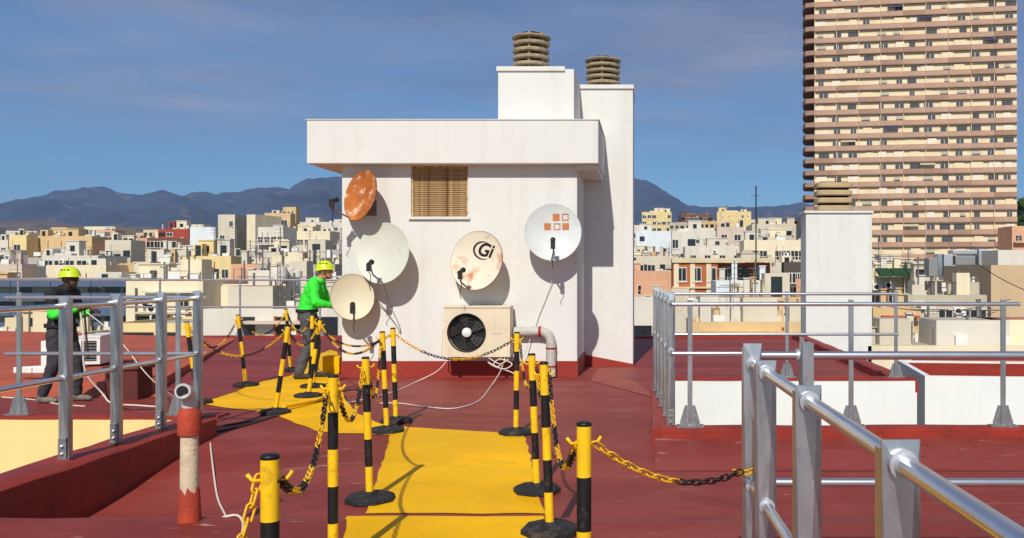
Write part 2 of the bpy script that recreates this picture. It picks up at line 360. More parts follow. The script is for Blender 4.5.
# painted walkway sheets
def sheet(name, pts, z, matn, jit=0.012):
    out = []
    for a, b in zip(pts, pts[1:] + pts[:1]):
        k = max(1, int((b - a).length / 0.12))
        for i in range(k):
            p = a.lerp(b, i / k); out.append((p.x + rnd.uniform(-jit, jit), p.y + rnd.uniform(-jit, jit), z))
    bm = bmesh.new(); vs = [bm.verts.new(p) for p in out]; es = [bm.edges.new((vs[i], vs[(i + 1) % len(vs)])) for i in range(len(vs))]
    bmesh.ops.triangle_fill(bm, use_beauty=True, edges=es)
    for f in bm.faces:
        f.normal_update()
        if f.normal.z < 0: f.normal_flip()
    me = bpy.data.meshes.new(name); bm.to_mesh(me); bm.free(); me.materials.append(MATS[matn])
    return tag(obj(name, me), kind='structure')
px = [(200, 404), (225, 395), (263, 381.5), (291, 376), (305, 365), (318, 355), (330, 350), (338, 352), (338, 378), (344, 398), (356, 413), (378, 423), (400, 427), (440, 429.5), (524, 434.5),
      (531, 460), (538, 490), (544.5, 514), (366, 514), (374, 490), (383, 460), (391, 435.5), (363, 434), (335, 433.5), (316, 431), (295, 423), (277, 415), (250, 410.5), (225, 408)]
sheet('walkway', [G(x, y) for x, y in px], 0.005, 'path_yellow')
zn = 0.06
e0 = G(350, 515.2, zn); e1 = G(545, 515.2, zn)
sheet('near_walkway', [Vector((e0.x, YE - 0.06, 0)), Vector((-0.78, 3.9, 0)), Vector((-0.9 + 0.1, 1.0, 0)), Vector((-2.3, 1.0, 0)), Vector((-2.05, 3.9, 0))][::1] and
      [Vector((e0.x, YE - 0.055, 0)), G(341, 545, zn), G(320, 620, zn), G(590, 620, zn), G(553, 545, zn), Vector((e1.x, YE - 0.055, 0))], zn + 0.005, 'path_yellow')

lipx = [e0.x + (e1.x - e0.x) * i / 30 for i in range(31)]
g = MB(); g.rings([[Vector((x, y + 0.02 * math.sin(x * 2.1) + 0.012 * math.sin(x * 7.3) + o_, z + .004)) for x in lipx] for y, z, o_ in ((YE - .10, .0605, -.02), (YE - .05, .059, 0), (YE - .012, .047, .002), (YE + .024, -.002, .003))], closed=False, cap=False)
tag(g.build('walkway_lip', 'path_yellow', smooth=True, sharp=70), kind='structure')

# kerbs: one object for each straight run
def kerb(name, x0, x1, y0, y1, z0, z1, m='kerb_red'):
    g = MB(); along_x = (x1 - x0) > (y1 - y0); L = (x1 - x0) if along_x else (y1 - y0); k = max(2, int(L / 0.35)); rg = []
    for i in range(k + 1):
        t = i / k; j = [rnd.uniform(-0.006, 0.006) for _ in range(4)]
        if along_x:
            x = x0 + L * t; rg.append([(x, y0 + j[0], z0), (x, y0 + j[0], z1 - 0.02 + j[2]), (x, y0 + 0.03, z1 + j[2]), (x, y1 - 0.03, z1 + j[3]), (x, y1 + j[1], z1 - 0.02 + j[3]), (x, y1 + j[1], z0)])
        else:
            y = y0 + L * t; rg.append([(x0 + j[0], y, z0), (x0 + j[0], y, z1 - 0.02 + j[2]), (x0 + 0.03, y, z1 + j[2]), (x1 - 0.03, y, z1 + j[3]), (x1 + j[1], y, z1 - 0.02 + j[3]), (x1 + j[1], y, z0)])
    g.rings(rg)
    bm = bmesh.new(); me = g.mesh(name, m, True); bm.from_mesh(me); bmesh.ops.recalc_face_normals(bm, faces=bm.faces); bm.to_mesh(me); bm.free()
    me.set_sharp_from_angle(angle=R(50))
    return tag(obj(name, me), kind='structure')
KH = 0.18
kerb('left_kerb', -4.46, -4.10, -2.5, 8.52, -0.4, KH)
kerb('far_left_kerb', -16.9, -4.10, 8.525, 8.78, 0.155, KH)
kerb('light_well_kerb', 0.10, 3.55, 7.86, 8.06, -0.1, 0.185)
g = MB(); fy = [(7.0, .004), (7.25, .02), (7.5, .055), (7.7, .085), (7.865, .10)]
g.rings([[Vector((x, y, z)) for x in (.04, .12, 1, 2, 3, 3.31)] if i else [Vector((x, y, z)) for x in (.04, .12, 1, 2, 3, 3.31)] for i, (y, z) in enumerate(fy)], closed=False, cap=False)
tag(g.build('floor_fillet', 'floor_red', smooth=True), kind='structure')
kerb('light_well_side_kerb', 0.02, 0.22, 8.065, 11.60, -0.1, 0.15)
kerb('light_well_far_kerb', 0.225, 3.44, 11.603, 11.80, 0.15, KH)
kerb('right_edge_kerb', 3.30, 3.52, -2.5, 7.855, -0.1, 0.13)
kerb('right_edge_far_kerb', 3.30, 3.52, 11.805, 21.0, -0.1, 0.13)
kerb('back_kerb', -16.9, 3.52, 21.0, 21.3, -0.1, 0.05)
def slab_wall(name, label, x0, x1, y0, y1, z0, z1, m):
    g = MB(); g.box(x0, x1, y0, y1, z0, z1); o = g.build(name, m); return tag(o, label, 'wall')
slab_wall('light_well_wall', 'cream yellow sunlit wall of the light well beside the left kerb', -17.0, -4.465, 8.535, 8.775, -24, 0.155, 'patio_yellow')
slab_wall('light_well_wall', 'white sunlit wall below the red far kerb of the right light well', 0.228, 3.42, 11.608, 11.795, -24, 0.15, 'patio_white')
slab_wall('light_well_wall', 'shaded inner wall under the left kerb', -4.44, -4.2, -2.5, 8.51, -24, -0.2, 'patio_yellow')
# outer walls of our own building under the roof
g = MB(); g.box(-17.0, -4.45, 8.785, 21.1, -24, -0.03); g.box(-4.449, 0.2, 5.6, 21.1, -24, -0.30); g.box(0.201, 3.5, 11.80, 21.1, -24, -0.03); g.box(-4.19, 3.5, -2.5, 5.5, -24, -0.02); g.box(0.201, 3.5, 5.501, 8.05, -24, -0.02)
tag(g.build('building_body', 'patio_white'), kind='structure')
# raised terracotta terrace on the far left
g = MB(); q = [(-17, 11.55), (-6.35, 11.55), (-9.6, 20.9), (-17, 20.9)]
tz = [.245, .13, .012, .245]
g.rings([[(x, y, -.05) for x, y in q], [(x, y, z) for (x, y), z in zip(q, tz)]])
tag(g.build('terrace_floor', 'terracotta'), kind='structure')
g = MB(); g.face([(-16.9, 10.75, 0.006), (-5.95, 11.15, 0.006), (-6.37, 11.56, 0.13), (-16.9, 11.56, 0.245)])
tag(g.build('terrace_ramp', 'terracotta'), kind='structure')
# floor ramp at the tall shaft's foot, sunlight put into its paler colour
g = MB(); q = [G(590, 381), G(655, 398), G(637, 386), G(600, 372)]
g.v += [(p.x, p.y, 0.006) for p in q]; g.v[2] = (g.v[2][0], g.v[2][1], 0.05); g.v[3] = (g.v[3][0], g.v[3][1], 0.07); g.f.append((0, 1, 2, 3)); g.m.append(0)
mat('ramp', C(146, 76, 64), 0.8, var=0.15, scale=2, bump=0.2)
tag(g.build('sunlit_ramp', 'ramp'), kind='structure')

# ------------------------------------------------------------------ white stair house with dishes
SY = 13.30
SH = thing('stair_house', 'white rendered stair house with a projecting flat roof and two louvred chimneys', 'building', (-2.8, SY, 0))
def sh(g, name, m, parent=SH, **k):
    g.v = [(x + 2.8, y - SY, z) for x, y, z in g.v]; return g.build(name, m, parent, **k)
WX0, WX1 = -4.55, -1.078
s0 = F / SY
wx0, wx1 = (411 - PX) / s0, (468 - PX) / s0; wz0 = H - (217 - PY) / s0; wz1 = 3.12
g = MB()
g.box(WX0, wx0, SY, 15.2, 0, 3.126); g.box(wx1, WX1, SY, 15.2, 0, 3.126); g.box(wx0, wx1, SY, 15.2, 0, wz0); g.box(wx0, wx1, SY, 15.2, wz1, 3.126); g.box(wx0, wx1, SY + .16, 15.2, wz0, wz1)
bm = bmesh.new(); me = g.mesh('wall', 'white_wall')
sh(g, 'wall', 'white_wall')
g = MB(); g.box(-4.99, -0.75, 13.08, 15.4, 3.127, 3.76); sh(g, 'roof_slab', 'white_wall', bevel=0.012)
g = MB(); g.box(-5.003, -0.737, 13.067, 15.41, 3.761, 3.772); sh(g, 'roof_edge', 'white_wall')
g = MB(); g.box(WX1 + .001, -0.775, 13.2, 14.795, 3.05, 3.1265); sh(g, 'roof_beam', 'white_wall')
g = MB(); g.box(WX0 - .004, WX1 + .002, SY - .012, SY + .1, -.05, 0.235); g.box(WX0 - .012, WX0 - .001, SY - .011, 15.0, -.05, 0.235); g.box(WX1 + .001, WX1 + .012, SY - .011, 14.79, -.05, 0.25); sh(g, 'baseboard', 'base_red')
# roller blind window: each slat
win = MB(); t_ = 0.025
win.box(wx0 + .001, wx0 + t_, SY + .03, SY + .14, wz0 + .001, wz1 - .001); win.box(wx1 - t_, wx1 - .001, SY + .03, SY + .14, wz0 + .001, wz1 - .001)
win.box(wx0 + t_, wx1 - t_, SY + .05, SY + .15, wz1 - .03, wz1 - .001)
W = sh(win, 'window', 'blind')
g = MB(); g.box(wx0 - .03, wx1 + .03, SY - .04, SY + .05, wz0 - .035, wz0 + .002); sh(g, 'window_sill', 'white_wall', parent=W)
ns = 26; hs = (wz1 - .032 - wz0) / ns
g = MB(); w2 = (wx1 - wx0) / 2 - t_ - .002
g.rings([[Vector((x, y, z)) for y, z in ((0.02, 0.002), (-.004, .004), (-.012, hs * .5), (-.004, hs - .007), (.02, hs - .004))] for x in (-w2, w2)])
slm = g.mesh('slat', 'blind')
for i in range(ns):
    o = obj('slat', slm, W, ((wx0 + wx1) / 2 + 2.8 + rnd.uniform(-.003, .003), 0.055 + rnd.uniform(-.004, .004), wz0 + .003 + i * hs)); o.rotation_euler = (0, rnd.uniform(-.004, .004), 0)
# chimney shafts
def shaft(x0, x1, y0, y1, z0, z1, rx, rad, hgt, n, capx):
    g = MB(); g.box(x0, x1, y0, y1, z0, z1); S = sh(g, 'chimney_shaft', 'white_wall', bevel=0.008)
    g = MB(); g.box(x0 - .02, capx, y0 - .03, y1 + .03, z1 - .03, z1 + .035); sh(g, 'shaft_cap', 'white_wall', parent=S)
    zt = z1 + .036; st = hgt / (n + 0.25); cy = (y0 + y1) / 2
    for i in range(n):
        g = MB(); rr = rad * (1.0 if i < n - 1 else 1.06); h2 = st * (0.56 if i < n - 1 else 0.40)
        g.lathe([(rr * .93, 0), (rr, 0.01), (rr * 1.015, h2 * .5), (rr, h2 - .01), (rr * .93, h2)], 28, c=(rx + rnd.uniform(-.006, .006), cy, zt + (0.0 if i == 0 else i * st))); sh(g, 'louvre_ring', 'cowl', parent=S, smooth=True)
    g = MB(); g.lathe([(rad * .55, 0), (rad * .55, hgt - .03)], 20, c=(rx, cy, zt - .01)); sh(g, 'flue', 'cowl_dark', parent=S, smooth=True)
    for k in range(6):
        a = k * math.pi / 3 + .5; g = MB(); g.box(-.03, .03, -.018, .018, 0, hgt - .06, M=Matrix.Translation((rx + rad * .74 * math.cos(a), cy + rad * .74 * math.sin(a), zt)) @ Matrix.Rotation(a, 4, 'Z')); sh(g, 'cowl_pier', 'cowl', parent=S)
sA = F / 13.6
shaft((498 - PX) / sA, (574 - PX) / sA, 13.6, 14.75, 3.786, H + (PY - 69) / sA, (531.5 - PX) / (F / 14.2), 0.285, 0.69, 6, (565 - PX) / sA)
sB = F / 14.8
shaft((575 - PX) / sB, (633 - PX) / sB, 14.8, 15.9, 0, H + (PY - 87) / sB, (603 - PX) / (F / 15.35), 0.29, 0.62, 6, (633 - PX) / sB + .012)
bz = lambda y: H - (y - PY) / sB
xa, xb = (576 - PX) / sB, (633 - PX) / sB + .01
g = MB()
for a, b in ((14.786, 15.0),):
    g.rings([[(xa, a, -.1), (xa, a, bz(353)), (xa, b, bz(353)), (xa, b, -.1)], [(xb, a, -.1), (xb, a, bz(364)), (xb, b, bz(364)), (xb, b, -.1)]])
sh(g, 'baseboard', 'base_red')

# ------------------------------------------------------------------ satellite dishes
def dish(label, cx, cy, d, a, b, yaw, tilt, roll, m, lnb=True, squares=False, gi=False, lnbdir=-1, depth=0.075):
    c = P(cx, cy, d)
    T = thing('satellite_dish', label, 'satellite dish', c, 0, 'satellite dishes on the stair house wall')
    # local frame: z out of the bowl, y up
    M = (Matrix.Rotation(R(yaw), 4, 'Z') @ Matrix.Rotation(R(90 - tilt), 4, 'X') @ Matrix.Rotation(R(roll), 4, 'Z'))
    bowl = lambda x, y: depth * ((x / a) ** 2 + (y / b) ** 2) - depth
    g = MB(); n = 44; rg = []
    for r in (0.0001, .25, .5, .75, .92, 1.0): rg.append([(a * r * math.cos(2 * math.pi * k / n), b * r * math.sin(2 * math.pi * k / n), bowl(a * r * math.cos(2 * math.pi * k / n), b * r * math.sin(2 * math.pi * k / n))) for k in range(n)])
    for r, dz in ((1.02, 0.004), (1.03, -.008), (1.01, -.016)): rg.append([(a * r * math.cos(2 * math.pi * k / n), b * r * math.sin(2 * math.pi * k / n), dz) for k in range(n)])
    for r in (.92, .75, .5, .25, .0001): rg.append([(a * r * math.cos(2 * math.pi * k / n), b * r * math.sin(2 * math.pi * k / n), bowl(a * r * math.cos(2 * math.pi * k / n), b * r * math.sin(2 * math.pi * k / n)) - .008) for k in range(n)])
    g.rings([[M @ Vector(p) for p in q] for q in rg]); o = g.build('reflector', m, T, smooth=True)
    # rust-specked rim
    g = MB(); g.tube([M @ Vector((a * 1.022 * math.cos(t * math.pi / 22), b * 1.022 * math.sin(t * math.pi / 22), -.005)) for t in range(45)], 0.008, 6); g.build('rim', 'rust' if 'rust' in m or 'beige' in m else m, T, smooth=True)
    # wall mount
    back = M @ Vector((0, -b * .1, -depth - .01)); wallp = Vector((back.x + .02, SY - c.y, back.z - .12))
    g = MB(); g.tube([back, (back.x, back.y + .06, back.z - .02), (back.x + .02, wallp.y - .06, wallp.z), wallp], 0.024, 8); g.tube([(back.x, back.y + .07, back.z + .12), (back.x, back.y + .07, back.z - .22)], .026, 8)
    g.box(-.09, .09, -.012, 0, -.11, .11, M=Matrix.Translation(wallp)); g.box(-.06, .06, .03, .08, -.07, .07, M=Matrix.Translation(back)); g.build('wall_mount', 'galv', T)
    if lnb:
        s = lnbdir
        p0 = M @ Vector((0.02 * s, -b * 1.0, -.01)); p1 = M @ Vector((0.01, -b * .86, .30)); hd = M @ Vector((0.0, -b * .52, .36))
        g = MB(); g.tube([p0, p0.lerp(p1, .5), p1], .013, 6); g.tube([p1, hd], .012, 6); g.build('feed_arm', 'galv', T)
        fw = (M @ Vector((0, 0, 0)) - hd).normalized()
        g = MB(); g.tube([hd - fw * .05, hd + fw * .02, hd + fw * .05], .03, 10); g.tube([hd + fw * .05, hd + fw * .075], .038, 10); g.box(-.03, .03, -.03, .03, -.10, .0, M=Matrix.Translation(hd - fw * .02)); g.build('feed_head', 'dark_plastic', T)
        g = MB(); q = [hd - fw * .03 + Vector((0, 0, -.1))]; 
        for k in range(1, 7): q.append(q[0] + Vector((.02 * math.sin(k), .02 * k, -.045 * k)))
        g.tube(q, .006, 5); g.build('feed_cable', 'dark_plastic', T)
    if squares:
        u = .098
        g = MB(); g2 = MB()
        def sq(mb, ix, iy, hollow):
            x0 = -.06 + ix * .125; y0 = .045 + iy * .125
            def quad(ax, ay, bx, by): mb.face([M @ Vector((x, y, bowl(x, y) + .005)) for x, y in ((ax, ay), (bx, ay), (bx, by), (ax, by))])
            if not hollow: quad(x0, y0, x0 + u, y0 + u)
            else:
                e = .014; quad(x0, y0, x0 + u, y0 + e); quad(x0, y0 + u - e, x0 + u, y0 + u); quad(x0, y0 + e, x0 + e, y0 + u - e); quad(x0 + u - e, y0 + e, x0 + u, y0 + u - e)
        for ix, iy, h in ((-.55, 0, 0), (.55, 0, 1), (1.55, 0, 0), (.45, 1.08, 0), (1.5, 1.08, 1)): sq(g, ix, iy, h)
        g.build('printed_squares', 'logo_orange', o)
    if gi:
        cu = bpy.data.curves.new('gi', 'FONT'); cu.body = 'Gi'; cu.size = .27; cu.shear = .25; cu.offset = .006; cu.resolution_u = 4
        to = bpy.data.objects.new('gi', cu); COL.objects.link(to)
        dg = bpy.context.evaluated_depsgraph_get(); me = bpy.data.meshes.new_from_object(to.evaluated_get(dg)); bpy.data.objects.remove(to)
        for v in me.vertices:
            x = v.co.x - .07; y = v.co.y + .09; v.co = M @ Vector((x, y, bowl(x, y) + .006))
        me.materials.clear(); me.materials.append(MATS['logo_black']); obj('lettering', me, o)
        g = MB(); ring = []                          # the swoosh that circles the letters
        for k in range(27):
            t = R(70 + k * 9); w = .013 * math.sin(math.pi * k / 26) + .002
            x, y = .04 + .155 * math.cos(t), .165 + .125 * math.sin(t); nx, ny = math.cos(t), math.sin(t)
            ring.append([M @ Vector((x + nx * e, y + ny * e, bowl(x, y) + .006)) for e in (-w, w)])
        g.rings(ring, closed=False, cap=False); g.build('swoosh', 'logo_black', o)
    return T
dish('rust covered oval dish turned sideways at the wall corner, highest on the left', 360, 195, 12.99, 0.365, 0.37, -38, 12, -22, 'dish_rust')
dish('large pale greenish dish in the middle of the three on the left', 382.5, 253, 12.99, 0.405, 0.435, -14, 10, 8, 'dish_green')
dish('small beige dish, lowest on the left, beside the worker in green', 352.5, 297, 13.0, 0.295, 0.325, 16, 8, 6, 'dish_beige')
dish('rust stained beige dish with black Gi lettering above the air conditioner', 476.5, 260.5, 12.99, 0.395, 0.42, -16, 8, -12, 'dish_rusty', gi=True)
dish('pale blue grey dish with five orange squares near the right wall edge', 553, 232, 12.99, 0.395, 0.41, 6, 10, 0, 'dish_blue', squares=True)

# ------------------------------------------------------------------ air conditioner on the stair house wall
def ac_unit(label, loc, w, h, dpt, rz=0, m='ac_cream', brackets=True, group=None):
    T = thing('air_conditioner', label, 'air conditioner', loc, rz, group)
    fr, fx, fz = h * .385, -w * .5 + h * .46, h * .5
    g = MB(); n = 40          # casing with a round opening in its front
    sqr = []
    for k in range(n):
        a = 2 * math.pi * k / n; cx_, cz_ = math.cos(a), math.sin(a)
        tx = ((w / 2 - fx) if cx_ > 0 else (fx + w / 2)) / max(abs(cx_), 1e-6); tz = ((h - fz) if cz_ > 0 else fz) / max(abs(cz_), 1e-6); t = min(tx, tz)
        sqr.append((fx + cx_ * t, fz + cz_ * t))
    cir = [(fx + fr * math.cos(2 * math.pi * k / n), fz + fr * math.sin(2 * math.pi * k / n)) for k in range(n)]
    # front panel with corners filled
    g.rings([[Vector((x, 0, z)) for x, z in cir], [Vector((x, 0, z)) for x, z in sqr]], cap=False)
    for x, z in ((-w / 2, 0), (w / 2, 0), (w / 2, h), (-w / 2, h)):
        on = sorted(sqr, key=lambda q: (q[0] - x) ** 2 + (q[1] - z) ** 2)
        a_ = min((q for q in sqr if abs(q[0] - x) < 1e-4), key=lambda q: abs(q[1] - z)); b_ = min((q for q in sqr if abs(q[1] - z) < 1e-4), key=lambda q: abs(q[0] - x))
        if (Vector(a_) - Vector(b_)).length > 1e-4: g.face([(a_[0], 0, a_[1]), (x, 0, z), (b_[0], 0, b_[1])])
    g.rings([[Vector((x, 0, z)) for x, z in cir], [Vector((x, .09, z)) for x, z in cir]], cap=False)
    for q in (((-w / 2, 0, 0), (w / 2, 0, 0), (w / 2, dpt, 0), (-w / 2, dpt, 0)), ((-w / 2, 0, h), (w / 2, 0, h), (w / 2, dpt, h), (-w / 2, dpt, h)), ((-w / 2, 0, 0), (-w / 2, dpt, 0), (-w / 2, dpt, h), (-w / 2, 0, h)), ((w / 2, 0, 0), (w / 2, dpt, 0), (w / 2, dpt, h), (w / 2, 0, h)), ((-w / 2, dpt, 0), (w / 2, dpt, 0), (w / 2, dpt, h), (-w / 2, dpt, h))): g.face(q)
    g.build('casing', m, T)
    g = MB(); g.box(-w / 2 - .008, w / 2 + .008, -.012, dpt + .008, h + .001, h + .028); g.build('lid', m, T, bevel=.006)
    g = MB(); g.face([(x, .088, z) for x, z in cir]); g.build('fan_well', 'ac_dark', T)
    for k in range(5):
        a0 = k * 2 * math.pi / 5 + .3; g = MB(); rg = []
        for r in (fr * .25, fr * .6, fr * .93):
            rg.append([Vector((fx + r * math.cos(a0 + e + r * 1.1), .05 + e * .03, fz + r * math.sin(a0 + e + r * 1.1))) for e in (-.32, 0, .36)])
        g.rings(rg, closed=False, cap=False); g.build('fan_blade', 'ac_blade', T, smooth=True)
    My = Matrix.Translation((fx, 0, fz)) @ Matrix.Rotation(R(90), 4, 'X')
    g = MB(); g.lathe([(fr * .25, -.045), (fr * .25, 0.0), (fr * .17, .014), (.002, .016)], 20, M=My); g.build('fan_hub', 'ac_white', T, smooth=True)
    for q, r in enumerate((.42, .60, .78, 1.0)):
        g = MB(); g.tube([(fx + fr * r * math.cos(R(t * 10)), -.010, fz + fr * r * math.sin(R(t * 10))) for t in range(37)], .0035 if r < 1 else .009, 5); g.build('guard_ring', 'ac_dark', T, smooth=True)
    g = MB()
    for k in range(10): a = k * math.pi / 5; g.tube([(fx + fr * .25 * math.cos(a), -.013, fz + fr * .25 * math.sin(a)), (fx + fr * math.cos(a), -.012, fz + fr * math.sin(a))], .003, 4)
    g.build('guard_spokes', 'ac_dark', T)
    g = MB(); x = w * .22
    for k, ww in enumerate((.022, .016, .02, .008, .018, .02)): g.box(x, x + ww, -.0025, -.0005, h * .46, h * .50); x += ww + .007
    g.build('brand_print', 'ac_print', T)
    if brackets:
        for x in (-w * .36, w * .36):
            g = MB(); g.box(x - .02, x + .02, -.03, dpt + .10, -.05, -.004); g.box(x - .02, x + .02, dpt + .06, dpt + .10, -.30, -.05); g.tube([(x, .0, -.05), (x, dpt + .08, -.28)], .014, 6); g.build('bracket', 'rust', T)
        g = MB(); g.tube([(w / 2 - .0, dpt * .5, h * .30), (w / 2 + .05, dpt * .5, h * .28), (w / 2 + .06, dpt * .6, .05), (w / 2 - .02, dpt * .7, -.06)], .012, 6); g.build('refrigerant_pipe', 'cable_white', T, smooth=True)
        g = MB(); g.tube([(-w / 2, .06, h * .6), (-w / 2 - .035, .06, h * .55), (-w / 2 - .04, .06, .02), (-w / 2 + .02, .08, -.05)], .009, 6); g.build('side_handle', 'ac_cream', T, smooth=True)
    return T
s_ = F / 12.93
p = P(477, 357, 12.93)
ac_unit('cream air conditioner with black fan bracketed on the white wall', (p.x, 12.93, p.z), 66 / s_, 49 / s_, 0.30)
# white lagged duct beside it
g = MB(); yd = SY - .09; q = [P(506, 332, yd), P(538, 331.5, yd)]; e = P(551, 331.5, yd); r_ = .16
pts = [q[0], q[1]] + [Vector((e.x - r_ + r_ * math.sin(R(t)), yd, e.z - r_ + r_ * math.cos(R(t)))) for t in (10, 30, 50, 70, 90)] + [Vector((e.x, yd, .02))]
D = thing('lagged_pipe', 'pale lagged pipe elbowing down to the floor right of the cream air conditioner', 'pipe', (e.x, yd, 0))
def rel(pts, o): return [Vector(p) - o.location for p in pts]
g.tube(rel(pts, D), .073, 14); g.build('lagging', 'duct', D, smooth=True)
for t in (P(540, 331.5, yd), ): 
    g = MB(); g.tube(rel([t - Vector((.02, 0, 0)), t + Vector((.02, 0, 0))], D), .0785, 14); g.build('tape_band', 'strap_red', D)
for zz in (H - (348 - PY) / 68, H - (366 - PY) / 68):
    g = MB(); g.tube([(0, 0, zz - .012), (0, 0, zz + .012)], .0785, 14); g.build('tape_band', 'strap_red', D)

# ------------------------------------------------------------------ warning posts
def make_post_meshes():
    r = .0255; hp = .97; zb = [.055, .235, .42, .605, .79, hp]; ms = {}
    for i in range(5):
        g = MB(); g.lathe([(r, zb[i]), (r, zb[i + 1])], 18); ms['band%d' % i] = (g.mesh('band', ['post_yellow', 'post_black'][i % 2], True), ('yellow_band', 'black_band')[i % 2])
        ms['band%d' % i][0].set_sharp_from_angle(angle=R(40))
    g = MB(); g.lathe([(r * 1.03, hp - .006), (r * 1.04, hp + .002), (r * .85, hp + .007), (.001, hp + .008)], 18); ms['cap'] = (g.mesh('cap', 'post_black', True), 'cap')
    g = MB(); g.lathe([(.155, 0), (.168, .006), (.168, .030), (.150, .044), (.05, .047), (.04, .068), (.001, .068)], 8, ph=R(22.5)); ms['base'] = (g.mesh('base', 'rubber'), 'base')
    for s in (1, -1):
        g = MB(); g.tube([(s * r * .8, 0, .905), (s * (r + .02), 0, .905), (s * (r + .034), 0, .925)], .006, 6); ms['hook%d' % s] = (g.mesh('hook', 'post_yellow', True), 'hook')
    return ms
PM = make_post_meshes()
POSTS = {}
def post(key, label, base, top=None, zf=0.0, hs=1.0):
    T = thing('warning_post', label, 'barrier post', base, 0, 'yellow and black barrier posts along the walkway')
    v = (Vector(top) - Vector(base)) if top is not None else Vector((0, 0, 1))
    q = Vector((0, 0, 1)).rotation_difference(v.normalized()); M = q.to_matrix().to_4x4() @ Matrix.Rotation(rnd.uniform(0, .6), 4, 'Z')
    for k, (me, nm) in PM.items():
        if k == 'base': obj(nm, me, T, M=Matrix.Rotation(rnd.uniform(0, 1.5), 4, 'Z'))
        else: obj(nm, me, T, M=M)
    POSTS[key] = Vector(base) + (M @ Vector((0, 0, .905))); return T
def gp(key, label, xb, yb, xt, yt, z=0.0):
    b = G(xb, yb, z); d = b.y; t = P(xt, yt, d); dx = (t.x - b.x) / max(.3, t.z - b.z); L = .97
    post(key, label, b, b + Vector((dx * L, 0, L)))
def tp(key, label, x, y, z):         # top seen, foot below the picture
    d = (H - z - .98) * F / (y - PY); p_ = P(x, y, d); post(key, label, (p_.x, d, z))
tp('n1', 'nearest barrier post on the left, cut off below, chain hanging from its top', 270, 453, .06)
tp('n2', 'barrier post with its foot below the picture, between the nearest left post and the walkway', 333, 374, .06)
gp('l3', 'barrier post on the left edge of the yellow walkway nearest its crease', 370, 501, 366, 373)
gp('l4', 'front one of the two close posts at the left walkway corner', 387, 432, 382, 326)
gp('l5', 'rear one of the two close posts at the left walkway corner', 396, 422.5, 393, 331)
gp('m1', 'forward leaning barrier post in front of the far railing, front one of its pair', 275, 413.5, 289, 322)
gp('m2', 'rear upright barrier post half hidden behind the leaning one', 291, 371, 286, 309)
gp('m3', 'barrier post leaning right just in front of the worker in green', 308, 397, 321, 316)
gp('m4', 'upright barrier post close in front of the worker in green', 313, 387.5, 312, 311)
gp('f1', 'barrier post leaning left at the far left tip of the walkway', 246, 386, 238, 317)
gp('f2', 'leftmost barrier post, behind the end of the near left railing', 198, 403.5, 187, 324)
gp('r1', 'barrier post on the right walkway edge in front of the air conditioner', 516, 434, 517, 328)
gp('r2', 'middle barrier post of the three close together on the right walkway edge', 537, 492, 532, 361)
gp('r3', 'nearest barrier post of the three close together on the right walkway edge', 550, 533, 544, 367, .06)
tp('r4', 'barrier post right of the walkway with a chain to the railing', 584, 421, .06)

# ------------------------------------------------------------------ plastic chains
lk = MB(); Ls, Ws, rs = .027, .0115, .0038
path = [Vector(((Ls - Ws) * (1 if math.cos(t) > 0 else -1) + Ws * math.cos(t), Ws * math.sin(t), 0)) for t in [2 * math.pi * k / 12 + .26 for k in range(12)]]
rg = []
for i, p_ in enumerate(path):
    t = (path[(i + 1) % 12] - path[i - 1]).normalized(); u = Vector((0, 0, 1)); w = t.cross(u)
    rg.append([p_ + (u * math.cos(2 * math.pi * k / 5) + w * math.sin(2 * math.pi * k / 5)) * rs for k in range(5)])
lk.rings(rg + [rg[0]], cap=False)
LINKS = [lk.mesh('link', 'chain_yellow', True), lk.mesh('link', 'chain_black', True)]
def chain(label, a, b, sag, run=7, start=0, single=True, wrap=None, via=None):
    a, b = Vector(a), Vector(b); N = 60
    pts = [a.lerp(b, i / N) - Vector((0, 0, sag * 4 * (i / N) * (1 - i / N))) for i in range(N + 1)]
    if via: pts = via
    T = thing('barrier_chain', label, 'chain', a, 0, 'yellow and black plastic chains')
    # equal steps
    L = sum((pts[i + 1] - pts[i]).length for i in range(len(pts) - 1)); n = max(3, round(L / .0415)); acc = 0; j = 0; big = MB()
    for k in range(n):
        s = (k + .5) * L / n
        while j < len(pts) - 2 and acc + (pts[j + 1] - pts[j]).length < s: acc += (pts[j + 1] - pts[j]).length; j += 1
        e = pts[j + 1] - pts[j]; c = pts[j] + e * ((s - acc) / e.length); t = e.normalized()
        up = Vector((0, 0, 1)) if abs(t.z) < .9 else Vector((0, 1, 0)); w = t.cross(up).normalized(); u = w.cross(t)
        rot = Matrix((t, w, u)).transposed().to_4x4() @ Matrix.Rotation(R(45 + 90 * (k % 2)), 4, 'X')
        M = Matrix.Translation(c - a) @ rot; ci = ((k + start) // run) % 2
        if single: obj('link', LINKS[ci], T, M=M)
        else:
            me = LINKS[ci]; b0 = len(big.v); big.v += [tuple(M @ v.co) for v in me.vertices]
            for f in me.polygons: big.f.append(tuple(b0 + q for q in f.vertices)); big.m.append(ci)
    if not single: tag(big.build('links', ['chain_yellow', 'chain_black'], T, smooth=True, sharp=80), kind='stuff')
    return T
Q = POSTS
rail_pt = P(742, 471, 3.62)
chain('yellow then black chain from the right post to the aluminium railing', Q['r4'] + Vector((.035, 0, 0)), rail_pt, .085, run=11)
chain('short yellow chain wrapped on the near aluminium railing post', P(735, 471, 3.66), P(756, 469, 3.60), .01, run=40)
chain('chain drooping between the nearest right walkway post and the post by the railing', Q['r3'] + Vector((.03, 0, 0)), Q['r4'] + Vector((-.03, 0, 0)), .26, run=7, start=7)
chain('chain hanging loose along the nearest right walkway post', Q['r3'] + Vector((.03, -.01, .03)), Q['r2'] + Vector((.03, 0, -.03)), .20, run=6)
